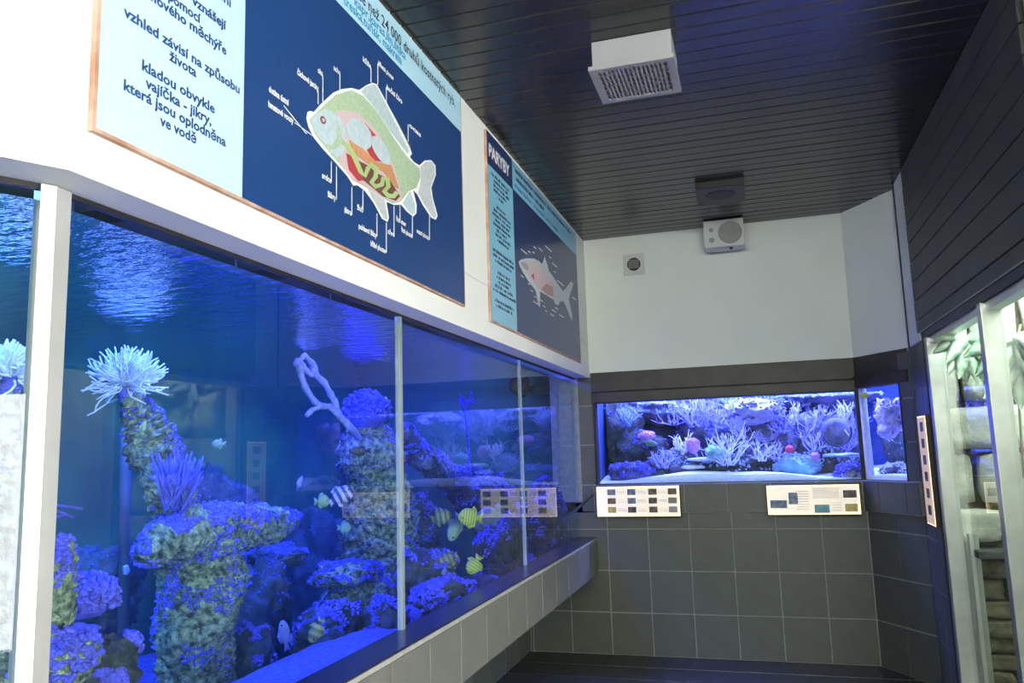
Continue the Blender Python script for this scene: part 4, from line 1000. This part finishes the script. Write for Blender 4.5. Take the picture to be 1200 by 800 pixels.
A0 = ony(699.5,606,5.935); A1 = ony(798.5,605,5.935); At = ony(699,569.5,5.935)
pics = []; txt = []
for c, x in enumerate((.14,.38,.63,.86)):
    for r_, zz in enumerate((.14,.42,.70)):
        pics.append((x, zz, .10, .19, ('pic3','pic2','pic4','pic1','pic4','pic4','pic1','pic1','pic2','textg','grille','pic1')[c*3+r_]))
        if c < 3: txt += [(x+.12, zz+.05, .11), (x+.12, zz+.11, .09)]
light_box('glowing information box with twelve small animal photos under the reef tank', A0, (1,0,0), (0,-1,0), A1.x-A0.x, At.z-A0.z, pics, txt)
B0 = ony(899.5,604,5.935); B1 = ony(1010.5,603.5,5.935); Bt = ony(898,568,5.935)
txt = [(.32, .2+.08*i, .14) for i in range(8)]+[(.5,.55+.06*i,.28) for i in range(6)]+[(.7,.15+.08*i,.1) for i in range(4)]
light_box('glowing information box with a few scattered photos beside the corner', B0, (1,0,0), (0,-1,0), B1.x-B0.x, Bt.z-B0.z,
    [(.04,.24,.18,.26,'pic4'),(.24,.36,.10,.38,'pic4'),(.51,.08,.16,.26,'teal'),(.82,.55,.14,.24,'pic1'),(.83,.12,.13,.24,'pic3')], txt)
t = light_box('narrow glowing information box on the tiles beside the steel frame', (RX-.042, 5.28, 1.0), (0,-1,0), (-1,0,0), .24, .635,
    [(.35,.10+.15*i,.35,.085,'pic1') for i in range(6)], [], True)

# ------------------------------------------------------------------ ceiling and wall fixtures
v = thing('ceiling_vent', 'white box vent with a pale grille hanging under the black boards', 'vent', (-.37, 3.14, 3.0))
build('box', MB().bbox((-.53,3.0,3.012), (-.212,3.28,ZC), .003), M['vent'], v)
fy0, fy1, fx0, fx1 = 2.975, 3.30, -.543, -.203
fm = MB()
for a, b in (((fx0,fy0),(fx1,fy0+.028)),((fx0,fy1-.028),(fx1,fy1)),((fx0,fy0+.0285),(fx0+.032,fy1-.0285)),((fx1-.032,fy0+.0285),(fx1,fy1-.0285))): fm.box((a[0],a[1],2.996), (b[0],b[1],3.014))
build('grille_frame', fm, M['vent'], v)
build('backing', MB().box((fx0+.03,fy0+.026,3.008), (fx1-.03,fy1-.026,3.012)), M['grille'], v)
for i in range(15):
    x = fx0+.045+i*.0172; build('louvre', MB().box((x,fy0+.028,2.998), (x+.0075,fy1-.028,3.008)), M['vent'], v)
for i in range(5):
    y = fy0+.07+i*.045; build('cross_bar', MB().box((fx0+.03,y,3.0), (fx1-.03,y+.004,3.006)), M['vent'], v)
s = thing('ceiling_speaker', 'dark brown square ceiling speaker with a round grille', 'speaker', (-.11, 5.12, 3.085))
build('box', MB().bbox((-.257,4.93,3.088), (.038,5.30,ZC), .004), M['brownplastic'], s)
build('grille', MB().tube([(-.112,5.09,3.09),(-.112,5.09,3.084),(-.112,5.09,3.078)], [.105,.10,.085], 32), M['black'], s)
build('plate', MB().box((-.245,4.945,3.083), (.026,5.29,3.089)), mat('dark_grey_plate', (.03,.029,.028), .5), s)
w_ = thing('wall_speaker', 'white box loudspeaker on a bracket high on the end wall', 'speaker', (-.12, 5.86, 2.91))
a = ony(823.5,259,5.8); b = ony(873,288.5,5.8)
z0, z1 = ony(826,291,5.8).z, min(ony(824,257.5,5.8).z, ZC-.01)
build('cabinet', MB().bbox((a.x,5.8,z0), (b.x,5.94,z1), .006), M['plastic'], w_)
build('bracket', MB().box((a.x+.08,5.93,z0+.04), (b.x-.08,YB,z1-.05)), M['plastic'], w_)
cx = a.x+(b.x-a.x)*.66; cz = (z0+z1)/2
build('woofer', MB().tube([(cx,5.801,cz),(cx,5.796,cz)], [.085,.078], 28), M['grille'].copy(), w_)
bpy.data.materials['grille_grey.001'].node_tree.nodes['Principled BSDF'].inputs['Roughness'].default_value = .7
wm = w_.children[-1] if False else None
build('tweeter', MB().tube([(a.x+.055,5.801,cz+.03),(a.x+.055,5.797,cz+.03)], [.016,.014], 16), M['grille'], w_)
build('tweeter', MB().tube([(a.x+.055,5.801,cz-.045),(a.x+.055,5.797,cz-.045)], [.020,.018], 16), M['grille'], w_)
build('knob', MB().tube([(cx,5.84,z0-.001),(cx,5.84,z0-.014)], [.012,.010], 12), M['black'], w_)
q = thing('wall_vent', 'small square white vent with a round dark grille on the end wall', 'vent', (-.81, YB-.01, 2.815))
build('plate', MB().bbox((-.893,YB-.012,2.818), (-.730,YB-.0005,2.985), .004), M['plastic'], q)
build('round_grille', MB().tube([(-.812,YB-.012,2.902),(-.812,YB-.018,2.902)], [.052,.046], 28), M['brownplastic'], q)
for i in range(5): build('slat', MB().box((-.852,YB-.021,2.872+i*.014), (-.772,YB-.017,2.878+i*.014)), M['grille'], q)

# unseen tube lamps added behind the camera to brighten the room
for i, (x, y) in enumerate(((.35,-.9),(1.2,-2.7))):
    f = thing('ceiling_lamp', ['twin tube ceiling lamp in the hall behind the tank corner','twin tube ceiling lamp in the hall nearest the strip window'][i], 'lamp', (x, y, 2.98))
    build('tray', MB().box((x-.12,y-.65,3.05), (x+.12,y+.65,ZC+.01)), M['plastic'], f)
    for d in (-.05,.05): build('tube', MB().tube([(x+d,y-.6,3.02),(x+d,y+.6,3.02)], .014, 10), M['tubelit'], f)

for i, (y, c, k) in enumerate(LAMPS):
    t = thing('tank_lamp', ['blue lamp over the water next to the near end of the tank','blue lamp over the water above the white anemone','violet lamp over the water above the antler coral','violet lamp over the water above the sloping ridge','violet lamp over the water at the far end of the tank'][i], 'lamp', (-2.35, y, 2.44))
    build('housing', MB().bbox((-2.87,y-.17,2.435), (-1.83,y+.17,2.50), .005), M['black'], t)
    for dx in (-.4,.4): build('hanger', MB().tube([(-2.35+dx,y,2.50),(-2.35+dx,y,2.70)], .006, 6), M['steel'], t)
